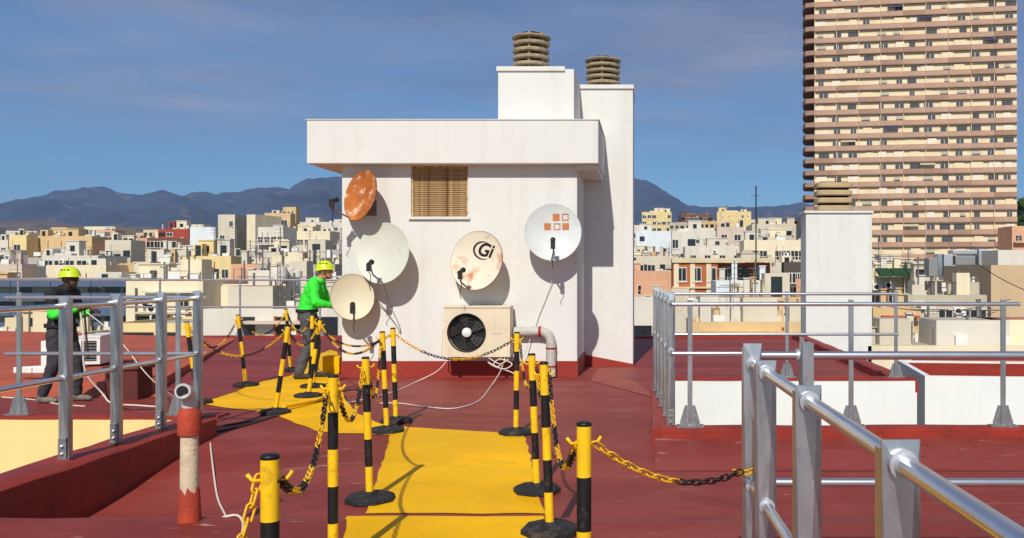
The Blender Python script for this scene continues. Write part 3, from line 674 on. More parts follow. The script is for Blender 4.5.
chain('chain between the middle right walkway post and the one by the air conditioner', Q['r2'] + Vector((.02, 0, 0)), Q['r1'] + Vector((.03, 0, 0)), .30, run=7, single=False)
chain('long sagging chain crossing in front of the air conditioner', Q['l5'] + Vector((.03, 0, 0)), Q['r1'] + Vector((-.03, 0, 0)), .22, run=9, single=False)
chain('chain hanging down from the nearest left post to below the picture', Q['n1'] + Vector((-.03, 0, .01)), Q['n1'] + Vector((-.30, -1.25, .02)), .70, run=6)
chain('black and yellow chain drooping between the two nearest left posts', Q['n1'] + Vector((.03, 0, 0)), Q['n2'] + Vector((-.03, 0, 0)), .20, run=7, start=7)
chain('chain drooping from the second nearest left post to the post at the crease', Q['n2'] + Vector((.02, 0, .02)), Q['l3'] + Vector((-.02, 0, 0)), .26, run=6)
chain('chain between the crease post and the front corner post on the left', Q['l3'] + Vector((.02, 0, 0)), Q['l4'] + Vector((-.02, 0, -.02)), .36, run=6, single=False)
chain('dark chain sagging from the corner posts to the post by the worker in green', Q['l4'] + Vector((-.02, 0, 0)), Q['m3'] + Vector((.02, 0, 0)), .24, run=9, start=9, single=False)
chain('upper chain from the rear corner post past the worker in green', Q['l5'] + Vector((-.02, 0, 0)), Q['m4'] + Vector((.02, 0, 0)), .22, run=9, single=False)
chain('chain between the leaning post and the post by the worker in green', Q['m1'] + Vector((.02, 0, 0)), Q['m3'] + Vector((-.02, 0, 0)), .20, run=8, start=8, single=False)
chain('chain from the leaning post to the leftmost post passing low', Q['m1'] + Vector((-.02, 0, 0)), Q['f2'] + Vector((.02, 0, 0)), .30, run=9, single=False)
chain('dark chain between the far left tip post and the rear upright post', Q['f1'] + Vector((.02, 0, 0)), Q['m2'] + Vector((-.02, 0, 0)), .26, run=12, start=12, single=False)
chain('chain between the leftmost post and the far left tip post', Q['f2'] + Vector((.02, 0, 0)), Q['f1'] + Vector((-.02, 0, 0)), .30, run=8, start=8, single=False)
chain('dark chain from the rear upright post to the post before the worker in green', Q['m2'] + Vector((.02, 0, 0)), Q['m4'] + Vector((-.02, 0, 0)), .22, run=12, start=12, single=False)

# ------------------------------------------------------------------ aluminium guard rails
PW, PT = .077, .006
def rail_run(label, a, b, ztop, zmid, posts, style, ext=(0, 0), rt=.0195, group='aluminium guard rails', lip=.075):
    """posts: list of parameters 0..1 along a->b with foot height z; style 'plate' or 'gusset'"""
    a, b = Vector(a), Vector(b); T = thing('guard_rail', label, 'railing', (a.x, a.y, 0), 0, group); e = (b - a).normalized(); L = (b - a).length
    for z, nm in ((ztop, 'top_rail'), (zmid, 'middle_rail')):
        g = MB(); pts = [Vector((0, 0, z)) + e * (-ext[0]), Vector((0, 0, z)) + e * (L + ext[1])]; g.tube(pts, rt, 14); o = g.build(nm, 'alu_tube', T, smooth=True)
    ang = math.atan2(e.y, e.x)
    for t, zf, *xl in posts:
        c = e * (L * t); M = Matrix.Translation((c.x, c.y, 0)) @ Matrix.Rotation(ang, 4, 'Z')   # local x along the rail
        g = MB(); zt = ztop + (xl[0] if xl else lip)
        if style == 'plate':
            # plate across the rail; slanting crease added to imitate a reflection's dark wedge; short flanges
            w = PW / 2; zb = zf + .003
            pr = [(-w, zb), (w, zb), (w, zt), (-w, zt)]
            cr0, cr1 = Vector((-.014, -w * .55, zt - .10)), Vector((-.014, w * .45, zb))
            def fp(x, y, z): return M @ Vector((x, y, z))
            g.face([fp(0, -w, zb), fp(*cr1), fp(*cr0), fp(0, -w, zt - .0)]); g.face([fp(*cr1), fp(0, w, zb), fp(0, w, zt), fp(*cr0)]); g.face([fp(*cr0), fp(0, w, zt), fp(0, -w, zt)])
            g.face([fp(PT, -w, zb), fp(PT, w, zb), fp(PT, w, zt), fp(PT, -w, zt)])
            g.face([fp(0, -w, zb), fp(0, -w, zt), fp(PT, -w, zt), fp(PT, -w, zb)]); g.face([fp(0, w, zb), fp(0, w, zt), fp(PT, w, zt), fp(PT, w, zb)]); g.face([fp(0, -w, zt), fp(0, w, zt), fp(PT, w, zt), fp(PT, -w, zt)])
            g.box(PT, .045, -w, -w + .004, zb, zt - .02, M=M); g.box(PT, .045, w - .004, w, zb, zt - .02, M=M)
            o = g.build('post', 'alu', T)
            for z in (ztop, zmid):
                g = MB(); g.lathe([(rt, -.022), (rt + .009, -.022), (rt + .009, .03), (rt, .03)], 18, M=M @ Matrix.Translation((0, 0, z)) @ Matrix.Rotation(R(90), 4, 'Y')); g.build('collar', 'galv_light', o, smooth=True)
            g = MB(); g.box(-.012, .05, -w - .004, w + .004, zf + .002, zf + .012, M=M); g.box(-.020, -.012, -w * .8, w * .8, zf + .002, zf + .16, M=M); bk = g.build('foot_bracket', 'galv', o, bevel=.002)
            for zz in (.045, .10):
                g = MB(); g.lathe([(.012, 0), (.012, .010), (.006, .014)], 6, M=M @ Matrix.Translation((-.021, 0, zf + zz)) @ Matrix.Rotation(R(-90), 4, 'Y')); g.build('bolt', 'bolt', o)
        else:
            g.box(-.021, .021, -.012, .012, zf + .003, zt - .03, M=M); o = g.build('post', 'alu', T, bevel=.003)
            for s in (-1, 1):
                g = MB(); q = [(s * .023, .003), (s * .088, .003), (s * .088, .035), (s * .045, .18), (s * .023, .18)]
                g.rings([[M @ Vector((x, y, zf + z)) for x, z in q] for y in (-.006, .006)]); g.build('gusset', 'galv', o)
            g = MB(); g.box(-.12, .12, -.05, .05, zf - .01, zf + .008, M=M); g.build('foot_plate', 'galv', o)
    return T
# left, along the near kerb
ys = [3.3, 4.1, 4.95, 6.57, 7.2, 7.86, 8.50]
Lr = 8.62 - 3.0
rail_run('near aluminium railing on the dark red kerb at the left, running away from the camera', (-4.28, 3.0, 0), (-4.28, 8.62, 0), 1.30, .775, [((y - 3.0) / Lr, KH) for y in ys[3:]], 'plate', ext=(-2.9, .02))
rail_run('aluminium railing along the cream light well wall, in front of the worker in black', (-8.1, 8.66, 0), (-4.3, 8.66, 0), 1.305, .765, [((-6.07 + 8.1) / 3.8, KH), ((-4.54 + 8.1) / 3.8, KH)], 'gusset', ext=(-1.9, .0))
# far rail at the back edge of the roof
fs = F / 21.15
rail_run('far thin railing along the back edge of the roof at the left', (-15.5, 21.15, 0), (-6.9, 21.15, 0), H - (280 - PY) / fs, H - (307 - PY) / fs, [((P(x, 0, 21.15).x + 15.5) / 8.6, .06) for x in (18, 160, 240, 320)], 'gusset', rt=.024)
# right light well
rail_run('aluminium railing along the red kerb before the white light well wall', (0.2, 7.96, 0), (3.22, 7.96, 0), 1.265, .83, [((P(x, 0, 7.96).x - .2) / 3.02, .19) for x in (690, 851, 1003)], 'gusset', ext=(0, .05))
rail_run('bunched railing running away along the left side of the right light well', (0.19, 8.05, 0), (0.075, 10.6, 0), 1.285, .84, [(t, .155) for t in (0.02, .25, .5, .75, .98)], 'plate')
rail_run('far aluminium railing on top of the white light well wall', (0.1, 11.70, 0), (3.23, 11.70, 0), 1.265, .74, [((P(x, 0, 11.7).x - .1) / 3.13, KH) for x in (787, 896)], 'gusset')
# right, nearest
rail_run('nearest aluminium railing sloping out of the lower right corner', (.536, .66, 0), (.419, 3.72, 0), 1.175, .68, [((y - .66) / 3.06, .063) for y in (1.77, 2.62, 3.355)] + [((3.69 - .66) / 3.06, .063, .082)], 'plate', rt=.0205, lip=.045)
rail_run('near railing crossing the right side level with the camera, behind the sloping one', (.43, 3.72, 0), (2.6, 3.72, 0), 1.205, .68, [(.09, .063), (.93, .063)], 'plate', ext=(0.01, 0), rt=.018)

# ------------------------------------------------------------------ town
wm = MB(); wm.box(-.5, -.42, -.05, .0, 0, 1); wm.box(.42, .5, -.05, .0, 0, 1); wm.box(-.42, .42, -.05, .0, .92, 1); wm.box(-.42, .42, -.05, .0, 0, .06); wm.box(-.03, .03, -.04, .0, .06, .92); wm.box(-.56, .56, -.12, .0, -.06, -.001)
wm.face([(-.42, -.012, .06), (.42, -.012, .06), (.42, -.012, .92), (-.42, -.012, .92)], 1)
WINS = [wm.mesh('window', ['win_frame', 'win_glass']), wm.mesh('window', ['win_brown', 'win_glass'])]
ws = MB(); ws.box(-.5, .5, -.06, .0, 0, .08); ws.box(-.5, -.44, -.06, .0, .08, 1); ws.box(.44, .5, -.06, .0, .08, 1)
ws.face([(-.44, -.012, .08), (.44, -.012, .08), (.44, -.012, .48), (-.44, -.012, .48)], 1); ws.box(-.44, .44, -.04, .0, .48, 1, 2)
WINS.append(ws.mesh('window', ['win_frame', 'win_glass', 'shutter']))
wd = MB(); wd.box(-.5, .5, -.03, .0, 0, 1, 1); WINS.append(wd.mesh('window', ['win_frame', 'win_glass']))
FOOT = []
def clear_of(x0, x1, y0, y1):
    return not any(x0 < b and x1 > a and y0 < d and y1 > c for a, b, c, d in FOOT)
def antenna(g, x, y, z, h):
    g.box(x - .03, x + .03, y - .03, y + .03, z, z + h)
    for k in range(3):
        zz = z + h - .15 - .35 * k; g.box(x - .6 + .1 * k, x + .6 - .1 * k, y - .015, y + .015, zz - .015, zz + .015)
        for q in range(4): g.box(x - .5 + .3 * q, x - .48 + .3 * q, y - .25, y + .25, zz - .012, zz + .012)
def building(label, x0, x1, yt, d, col, dep=None, yaw=0.0, win=(0, 0), wsize=(1.3, 1.3), wtop=1.0, step=3.1, wk=0, parapet=.9, roof='roof_grey', hut=0, ant=0, tank=0, chim=0, balc=0, name='town_house', group=None, seed=None, skip=.12, sidew=0, ledge=0, small=False, zbot=None, cat='building'):
    r = random.Random(seed if seed is not None else int(x0 * 7 + d * 13 + yt)); s = d / F; w = (x1 - x0) * s; cx = ((x0 + x1) / 2 - PX) * s
    zt = H - (yt - PY) * s; zb = (ground_h(d) - 1.5) if zbot is None else zbot; hgt = zt - zb; dep = dep or w * r.uniform(.6, 1.0)
    T = thing(name, label, cat, (cx, d, zb), R(yaw), group)
    FOOT.append((cx - w / 2 - .5, cx + w / 2 + .5, d - .5, d + dep + .5))
    m = 'city_' + col; g = MB(); pw = .25 if w > 4 else .1; ph = parapet
    g.box(-w / 2, w / 2, 0, dep, 0, hgt - ph, top=1)
    if ph > 0:
        g.box(-w / 2, w / 2, 0, pw, hgt - ph, hgt); g.box(-w / 2, w / 2, dep - pw, dep, hgt - ph, hgt); g.box(-w / 2, -w / 2 + pw, pw, dep - pw, hgt - ph, hgt); g.box(w / 2 - pw, w / 2, pw, dep - pw, hgt - ph, hgt)
    nx, nz = win
    zw = []
    for i in range(nx):
        for j in range(nz):
            if r.random() < skip: continue
            x = -w / 2 + w * (i + .5) / nx + r.uniform(-.15, .15); z = hgt - ph - wtop - wsize[1] - j * step
            if z < .5: continue
            zw.append((x, z, wsize[0] * r.choice((1, 1, .8, 1.15)), wsize[1]))
    if small:
        for x, z, a, b in zw: g.box(x - a / 2, x + a / 2, -.06, 0.01, z, z + b, 2)
    g.build('walls', [m, roof, 'win_glass'], T)
    if small: return T
    for x, z, a, b in zw:
        k = wk if r.random() < .6 else r.choice((0, 2, 3))
        o = obj('window', WINS[k], T, M=Matrix.Translation((x, -.002, z)) @ Matrix.Diagonal((a, 1, b, 1)))
    for j in range(balc):
        z = hgt - ph - wtop - wsize[1] - j * step - .25
        if z < 1: break
        g = MB(); g.box(-w / 2 + .2, w / 2 - .2, -1.1, -.001, z - .15, z); g.box(-w / 2 + .2, w / 2 - .2, -1.1, -1.04, z + .85, z + .92)
        for k in range(int(w / .45)): x = -w / 2 + .25 + k * .45; g.box(x, x + .05, -1.09, -1.05, z, z + .85)
        g.build('balcony', [m], T)
    for k in range(ledge):
        z = hgt - ph - .25 - k * r.uniform(.75, 1.1); a = r.uniform(-w / 2, -w * .1); b = r.uniform(w * .1, w / 2); g = MB(); g.box(a, b, -r.uniform(.06, .5), -.001, z - .1, z); g.build('ledge', [r.choice((m, 'city_pink', 'city_white', 'terracotta'))], T)
    zr = hgt - ph
    # stepped annexes and small roof clutter
    if w > 3 and col not in ('bluewhite',) and chim + hut + ant > 0:
        for k in range(r.randrange(1, 4)):
            a = w * r.uniform(.12, .34); x = r.uniform(-w / 2 + a / 2, w / 2 - a / 2); hh = min(r.uniform(.7, 2.4), d * .030); y = r.uniform(pw + .1, dep * .45); b = min(a, dep * .4); g = MB()
            g.box(x - a / 2, x + a / 2, y, y + b, zr, zr + hh, 0, top=1)
            if hh > 1.5: g.box(x - a * .25, x - a * .25 + .7, y - .03, y + .01, zr + .1, zr + min(hh - .2, 2.0), 2)
            g.build('annex', [r.choice((m, 'city_white', 'city_cream', 'city_offwhite')), r.choice(('roof_deck', 'roof_grey')), 'win_glass'], T)
        g = MB()
        for k in range(int(min(26, w * 1.6)) if d > 90 else int(8 + w * 3.2)):
            x = r.uniform(-w / 2 + .4, w / 2 - .4); y = r.uniform(.3, dep * .8); u = r.random(); q = min(1, d / 70)
            if u < .4: a = r.uniform(.15, .5) * q; g.box(x - a, x + a, y, y + a, zr, zr + r.uniform(.3, 1.3) * q, r.randrange(3))
            elif u < .6: g.box(x - .03, x + .03, y, y + .06, zr, zr + r.uniform(1, 2.6) * q, 3)
            elif u < .8: a = r.uniform(.08, .16); g.lathe([(a, 0), (a, r.uniform(.6, 1.5) * q), (a * 1.4, r.uniform(.6, 1.5) * q + .1)], 8, r.choice((0, 3)), c=(x, y, zr))
            else:
                L = r.uniform(1, 3) * q; x1 = min(x + L, w / 2 - .1); zz = zr + r.uniform(.9, 1.6) * q; g.box(x, x1, y, y + .03, zz, zz + .03, 3); g.box(x, x + .03, y, y + .03, zr, zz, 3); g.box(x1 - .03, x1, y, y + .03, zr, zz, 3)
                if r.random() < .6: g.box(x + .1 * L, x + .6 * (x1 - x), y + .005, y + .02, zz - .7 * q, zz, 1)
        g.build('roof_clutter', ['city_offwhite', 'ac_white', 'city_sand', 'antenna'], T)['kind'] = 'stuff'
        # wall clutter: air conditioners, pipes
        for k in range(int(min(5, w * .35)) if d > 90 else int(2 + w * .6)):
            x = r.uniform(-w / 2 + .5, w / 2 - .5); z = hgt - ph - r.uniform(.5, 7 if d > 90 else 2.2); q = min(1, d / 60)
            if z < 1: continue
            g = MB(); g.box(x - .4 * q, x + .4 * q, -.30 * q, -.001, z, z + .55 * q); g.lathe([(.2 * q, 0), (.2 * q, .01)], 10, 1, M=Matrix.Translation((x - .1 * q, -.301 * q, z + .28 * q)) @ Matrix.Rotation(R(90), 4, 'X')); g.build('wall_air_conditioner', ['ac_white', 'ac_dark'], T)
        if d < 100:                                  # wall openings with awnings, cables and patched plaster
            for k in range(int(2 + w * .5)):
                x = r.uniform(-w / 2 + .6, w / 2 - .6); z = hgt - ph - r.uniform(.7, 2.6); a = r.uniform(.2, .5); b = r.uniform(.25, .7); u = r.random()
                if u < .5: obj('window', WINS[r.choice((0, 1, 2, 3, 3))], T, M=Matrix.Translation((x, -.0025, z)) @ Matrix.Diagonal((a * 1.3, 1, b, 1)))
                elif u < .75: g = MB(); g.box(x - a, x + a, -.02, -.001, z, z + b); g.build('plaster_patch', [r.choice(('city_white', 'city_sand', 'city_pink', 'city_stone'))], T)
                else: g = MB(); g.tube([(x - a * 3, -.03, z), (x, -.04, z - .12), (x + a * 3, -.03, z + .05)], .012, 5); g.build('wall_cable', 'chain_black', T)
        for k in range(r.randrange(0, 3)):
            x = r.uniform(-w / 2 + .3, w / 2 - .3); g = MB(); g.tube([(x, -.07, hgt - ph - 9), (x, -.07, hgt - ph - .1)], .05, 6); g.build('drain_pipe', r.choice(('antenna', 'city_offwhite', 'terracotta')), T)
    for k in range(hut):
        g = MB(); a = min(w * r.uniform(.2, .4), 5); x = r.uniform(-w / 2 + a * .6, w / 2 - a * .6); y = r.uniform(dep * .2, dep * .5); hh = min(r.uniform(1.9, 3.0) * (1 if w > 6 else .6), d * .028)
        g.box(x - a / 2, x + a / 2, y, y + a * .8, zr, zr + hh); g.box(x - a / 2 - .12, x + a / 2 + .12, y - .12, y + a * .8 + .12, zr + hh, zr + hh + .14); g.box(x - .4, x + .4, y - .03, y + .02, zr + (.05 if k else hh * .4), zr + (min(2, hh * .8) if k else hh * .75), 1)
        g.build('roof_hut', [r.choice(('city_white', 'city_cream', m)), 'win_glass'], T)
    for k in range(tank):
        g = MB(); x = r.uniform(-w / 2 + .9, w / 2 - .9); rr = r.uniform(.45, .75); g.lathe([(rr, 0), (rr, 1.2), (rr * .9, 1.4), (.05, 1.5)], 14, c=(x, dep * .4, zr)); g.build('water_tank', 'tank', T, smooth=True)
    for k in range(chim):
        g = MB(); x = r.uniform(-w / 2 + .6, w / 2 - .6); y = r.uniform(.8, dep * .6); hh = r.uniform(1.3, 2.4); q = max(.35, min(1, d / 90)); hh *= q; g.box(x - .28 * q, x + .28 * q, y, y + .5 * q, zr, zr + hh); g.box(x - .36 * q, x + .36 * q, y - .07, y + .57 * q, zr + hh, zr + hh + .1 * q); g.build('chimney', [r.choice((m, 'city_white'))], T)
    for k in range(ant):
        g = MB(); antenna(g, r.uniform(-w / 2 + .5, w / 2 - .5), r.uniform(.5, dep * .6), zr, min(d * .045, r.uniform(2.5, 4.5))); g.build('antenna', 'antenna', T)
    return T
B = building
# ---- named houses, left side
B('ochre block with a wide blank front wall below the hills at the left', 27, 92, 236, 190, 'ochre', yaw=0, win=(3, 1), wsize=(1.0, 1.2), wtop=3, hut=3, ant=1, chim=2)
B('lighter ochre wing joined to the left of the blank ochre block', 9, 26.5, 235, 186, 'yellow', win=(1, 2), wsize=(1.3, 1.5), hut=1)
B('white two storey house at the far left edge behind the ochre wing', -30, 8, 240, 230, 'white', win=(4, 3), hut=1, chim=2)
B('white flat house with two dark doors below the ochre block', 42, 98, 255.5, 150, 'white', win=(5, 2), wsize=(1.6, 2.2), wtop=.3, hut=1, chim=2, parapet=.4)
B('cream house under a red tiled strip behind the worker in black', 46, 106, 265, 115, 'cream', win=(4, 1), wk=1, roof='roof_deck', chim=3, ant=1)
B('pinkish house left of the worker in black', -10, 22, 264, 110, 'pink', win=(3, 1), chim=2, ant=1)
B('dark brown house with stacked balconies right of the ochre block', 92, 106, 243, 175, 'brown', win=(2, 4), balc=3, wtop=.6)
B('peach house with stepped roof above the dark balconies', 95, 115, 230, 240, 'peach', win=(3, 2), hut=2)
B('white narrow house with irregular windows left of the long tan wall', 105, 131, 240, 165, 'offwhite', win=(3, 4), hut=2, chim=2, ant=1)
B('low house with orange roof beside the white narrow house', 131, 147, 238, 220, 'peach', win=(2, 2), hut=1)
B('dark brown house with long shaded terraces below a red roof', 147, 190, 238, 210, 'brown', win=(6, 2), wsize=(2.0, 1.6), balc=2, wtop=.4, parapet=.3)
B('red roofed penthouse on the dark brown terraced house', 158, 189, 229, 216, 'redroof', win=(4, 1), wsize=(1.6, 1.0), wtop=.4, parapet=.4, ant=1, hut=1)
B('blank white cube shaped block below the mountains', 190, 215.5, 227, 200, 'bluewhite', win=(0, 0), parapet=.4, ant=2)
B('slim cream tower right of the blank white cube', 218, 235, 214.5, 198, 'offwhite', win=(2, 5), wsize=(1.1, 1.3), skip=.45, parapet=.4, dep=7)
B('grey cream house squeezed between the two slim cream towers', 231, 248, 229, 214, 'stone', win=(3, 3), ant=1)
B('thin blank cream tower standing between the slim tower and the tan tower', 246, 256, 214.5, 196, 'cream', yaw=-14, parapet=.3, dep=9)
B('tan apartment tower with a taller stair block, highest on the left skyline', 265, 290, 213, 260, 'ochre', win=(2, 2), wsize=(2.2, 2.2), hut=0, ant=2, yaw=6)
B('taller stair block of the tan apartment tower', 283, 296, 207, 268, 'ochre', win=(2, 4), wsize=(1.0, 1.4), parapet=.5)
B('white house with a long balcony below the tan tower', 257, 284, 227, 180, 'white', win=(4, 3), balc=1, yaw=-8, hut=1)
B('cream stepped houses right of the tan tower by the stair house', 284, 330, 231, 205, 'cream', win=(7, 4), hut=2, balc=1, chim=2, ant=1)
B('white house far behind on the slope next to the stair house slab', 296, 345, 222, 330, 'white', win=(8, 3), hut=2, small=False)
B('long tan blank wall with a dark end in the middle left', 120, 178, 263, 120, 'tan', win=(0, 0), chim=5, parapet=.4, yaw=3)
B('cream guest house with arched looking windows in the middle left', 180, 231, 256, 112, 'yellow', win=(5, 2), wsize=(.9, 1.2), wk=3, hut=2, ant=3, chim=1, parapet=.6)
B('white low house with a crenellated top left of the cream guest house', 153, 181, 253, 150, 'white', win=(4, 1), chim=3, parapet=.3)
B('terracotta edged roof terrace behind the lattice mast', 231, 259, 264, 84, 'peach', win=(2, 1), wsize=(1.2, 1.2), roof='roof_deck', ant=2, chim=1)
B('long grey metal roofed shed behind the steel flues', 258, 335, 264, 78, 'grey', win=(0, 0), parapet=.2, ant=2)
B('white house above the grey metal shed', 262, 312, 252, 125, 'offwhite', win=(6, 2), hut=2, tank=2, ant=2)
B('cream house with one dark square window behind the left railing', 126, 203, 281, 46, 'cream', win=(7, 3), wsize=(.75, .7), step=1.15, wtop=.4, wk=3, skip=.5, parapet=.25, chim=3, ant=1, dep=8, ledge=4)
B('low cream yellow house wall just beyond the roof edge at the left', 112, 215, 323, 34, 'yellow', win=(5, 1), wsize=(.8, .7), wtop=.25, wk=3, skip=.4, parapet=.1, chim=0, dep=5)
B('white washed house with cluttered roof behind the leaning barrier posts', 203, 345, 309, 31, 'white', win=(8, 1), wsize=(.5, .85), wtop=.12, wk=3, skip=.35, parapet=.15, chim=4, ant=3, dep=4, ledge=2)
B('cream house with a pink roof edge behind the whitewashed house', 205, 300, 284, 48, 'cream', win=(9, 2), wsize=(.6, .8), step=1.3, wtop=.2, skip=.4, parapet=.2, chim=5, ant=3, tank=0, roof='roof_deck', dep=9, ledge=4)
B('white walled house directly left of the stair house', 298, 352, 283, 40, 'offwhite', win=(2, 1), wsize=(.9, .9), parapet=.3, dep=6)
B('low sand coloured house at the far left behind the terrace', -40, 60, 335, 40, 'sand', win=(6, 1), wsize=(.8, .8), wk=3, parapet=.2, hut=2, chim=3, dep=6)
# ---- named houses, right side
B('yellow tan tower block on the skyline right of the stair house', 642, 671.5, 212, 430, 'yellow', win=(6, 5), wsize=(2.2, 1.6), wtop=.8, hut=2, parapet=.6)
B('brown roofed block with dark floors on the right skyline', 681, 712, 214, 470, 'brown', win=(7, 3), wsize=(2.4, 1.5), hut=1, yaw=4)
B('yellow blank tower with a white tank room on the right skyline', 717, 751, 211.5, 400, 'yellow', win=(2, 2), skip=.5, hut=1, ant=4, parapet=.6, yaw=-6)
B('white apartment house with a row of dark windows right of the stair house', 672, 718, 231, 190, 'white', win=(6, 3), wsize=(1.7, 2.0), wtop=1.2, ant=1, hut=1, parapet=.5)
B('pale pink taller wing of the white apartment house', 717, 744, 227, 186, 'pink', win=(2, 3), skip=.4, parapet=.5, ant=1)
B('white flat house at the stair house edge with a side window', 636, 671, 231, 235, 'bluewhite', win=(3, 2), skip=.6, parapet=.4, hut=1)
B('cream lower houses at the stair house edge', 636, 673, 256, 140, 'offwhite', win=(6, 3), hut=1, chim=3, wtop=.4, ant=1)
B('white terrace house in front of the white apartment house', 685, 745, 246, 160, 'white', win=(4, 1), wsize=(1.2, 2.2), hut=1, parapet=.5, chim=2)
B('peach walled house below the orange brick apartments', 641, 671, 282, 72, 'peach', win=(1, 1), skip=.5, parapet=.2, dep=6)
B('white house front low behind the bunched railing', 634, 672, 297, 60, 'white', win=(4, 2), wsize=(.9, 1.0), chim=2, wk=3)
B('grey white windowless shed before the brick apartments', 716, 771, 281, 82, 'bluewhite', win=(3, 1), wsize=(.7, .7), wk=3, parapet=.25, chim=3, dep=7)
B('white shed with a blue door behind the right railing', 696, 727, 297, 52, 'bluewhite', win=(3, 1), wsize=(.8, 1.1), parapet=.15, dep=4)
B('tan low house behind the right railing', 727, 806, 297, 54, 'tan', ledge=3, win=(7, 2), step=1.4, skip=.4, wsize=(.8, .8), parapet=.2, chim=4, ant=2, dep=6)
B('red decked roof terrace with small white posts beyond the light well', 668, 760, 312, 44, 'offwhite', win=(0, 0), roof='roof_deck', parapet=.2, chim=6, ant=1, dep=5)
B('long ochre wall with a small dark door beyond the red roof', 690, 815, 322, 38, 'ochre', win=(6, 1), wsize=(.45, .6), wk=1, skip=.4, parapet=.12, dep=4, chim=6, ant=1, ledge=2)
B('cream stacked houses with shaded balconies left of the white shaft', 744, 806, 240, 150, 'cream', win=(8, 6), wsize=(1.5, 1.7), wtop=.8, balc=4, hut=3, ant=2, chim=3)
B('whitewashed upper houses under the skyline left of the tower', 752, 812, 224, 250, 'offwhite', win=(9, 4), hut=3, ant=2, chim=3)
B('dark walled narrow house with dark balconies beside the white shaft', 784, 806, 262, 110, 'darkwall', win=(3, 3), balc=3, parapet=.3)
B('cream cluttered house below the green awnings right of the white shaft', 868, 918, 277, 76, 'cream', win=(5, 2), wsize=(1.2, 1.3), hut=2, chim=4, ant=2, parapet=.4)
B('cream house with a small terrace above the stone wall', 915, 955, 281, 66, 'offwhite', win=(4, 2), wsize=(.9, 1.0), hut=1, chim=3, wk=1, parapet=.3)
B('white block carrying the metal air ducts', 955, 990, 266, 64, 'white', win=(2, 1), wsize=(.7, .7), skip=.5, parapet=.2, wtop=.7, wk=3)
B('rough stone coloured wall house behind the near horizontal rail', 908, 987, 295, 46, 'stone', win=(5, 2), wsize=(.8, .8), wtop=.6, step=1.3, skip=.5, parapet=.1, chim=3, ant=1, ledge=3)
B('tan shed wall low right of the white shaft', 873, 921, 308, 42, 'tan', win=(4, 2), wsize=(.6, .6), step=1.0, skip=.4, parapet=.1, chim=3, ledge=2)
B('plain tan gable wall at the right edge', 991, 1075, 265, 50, 'beige', parapet=.1, dep=8)
B('white penthouse over the plain tan gable wall at the right edge', 998, 1075, 250, 60, 'white', win=(4, 1), wsize=(.9, 1.4), wk=3, skip=.3, parapet=.2, dep=8)
B('dark block painted as the shadowed narrow gap beside the plain tan gable wall', 984, 994, 268, 56, 'darkwall', parapet=.1)  # dark walls stand in for the shade inside a gap
B('peach house at the right edge below the tower', 1012, 1060, 226, 190, 'peach', win=(4, 4), balc=2)
B('long cream wall standing behind the open topped white box at the right', 868, 1100, 346, 24, 'cream', win=(8, 1), wsize=(.4, .5), wk=3, skip=.5, parapet=.06, dep=4, chim=4, ant=2, ledge=2)
# ---- brick apartments
d_ = 105; s = d_ / F; zb = ground_h(d_) - 1
T = thing('brick_apartments', 'orange brick apartments with white pilasters and shaded balconies right of the stair house', 'building', ((673 - PX) * s, d_, zb))
zt = H - (258 - PY) * s - zb; w1 = (718 - 673) * s; w2 = (772 - 673) * s
g = MB(); g.box(0, w1, 0, 9, 0, zt); g.box(w1, w2, 1.6, 9, 0, zt); g.build('walls', 'city_brick', T)
FOOT.append(((673 - PX) * s, (772 - PX) * s, d_ - 2, d_ + 10))
for k in range(3):
    x = w1 * (.06 + .36 * k); g = MB(); g.box(x - .2, x + .35, -.06, 0, 0, zt - .4); g.build('pilaster', 'city_cream', T)
for j in range(6):
    z = zt - .55 - j * 3.0
    g = MB(); g.box(-.1, w2 + .2, -.25, 1.6, z, z + (.55 if j == 0 else .2)); g.build('floor_slab', 'city_sand', T)
    for k in range(3):
        obj('window', WINS[0], T, M=Matrix.Translation((w1 * (.20 + .33 * k), -.004, z - 2.2)) @ Matrix.Diagonal((1.1, 1, 1.7, 1)))
    if j:
        g = MB(); g.box(w1 + .05, w2, -.2, -.15, z + .75, z + .85)
        for q in range(16): xx = w1 + .2 + q * (w2 - w1 - .3) / 15; g.box(xx, xx + .04, -.19, -.16, z + .2, z + .75)
        g.build('balcony_rail', 'city_brown', T)
        g = MB(); rr = random.Random(j)
        for q in range(160):
            c = Vector((rr.uniform(w1 + .3, w2 - .3), rr.uniform(-.15, .2), z + .2 + abs(rr.gauss(0, .4)))); u = Vector((rr.uniform(-1, 1), rr.uniform(-1, 1), rr.uniform(-1, 1))).normalized() * .22; v = u.orthogonal().normalized() * .15
            g.face([c - u, c - v, c + u, c + v])
        g.build('balcony_plants', 'plant_green', T)
    for k in range(3): obj('window', WINS[(k + j) % 3], T, M=Matrix.Translation((w1 + (w2 - w1) * (.2 + .3 * k), 1.596, z - 2.45)) @ Matrix.Diagonal((1.5, 1, 2.0, 1)))
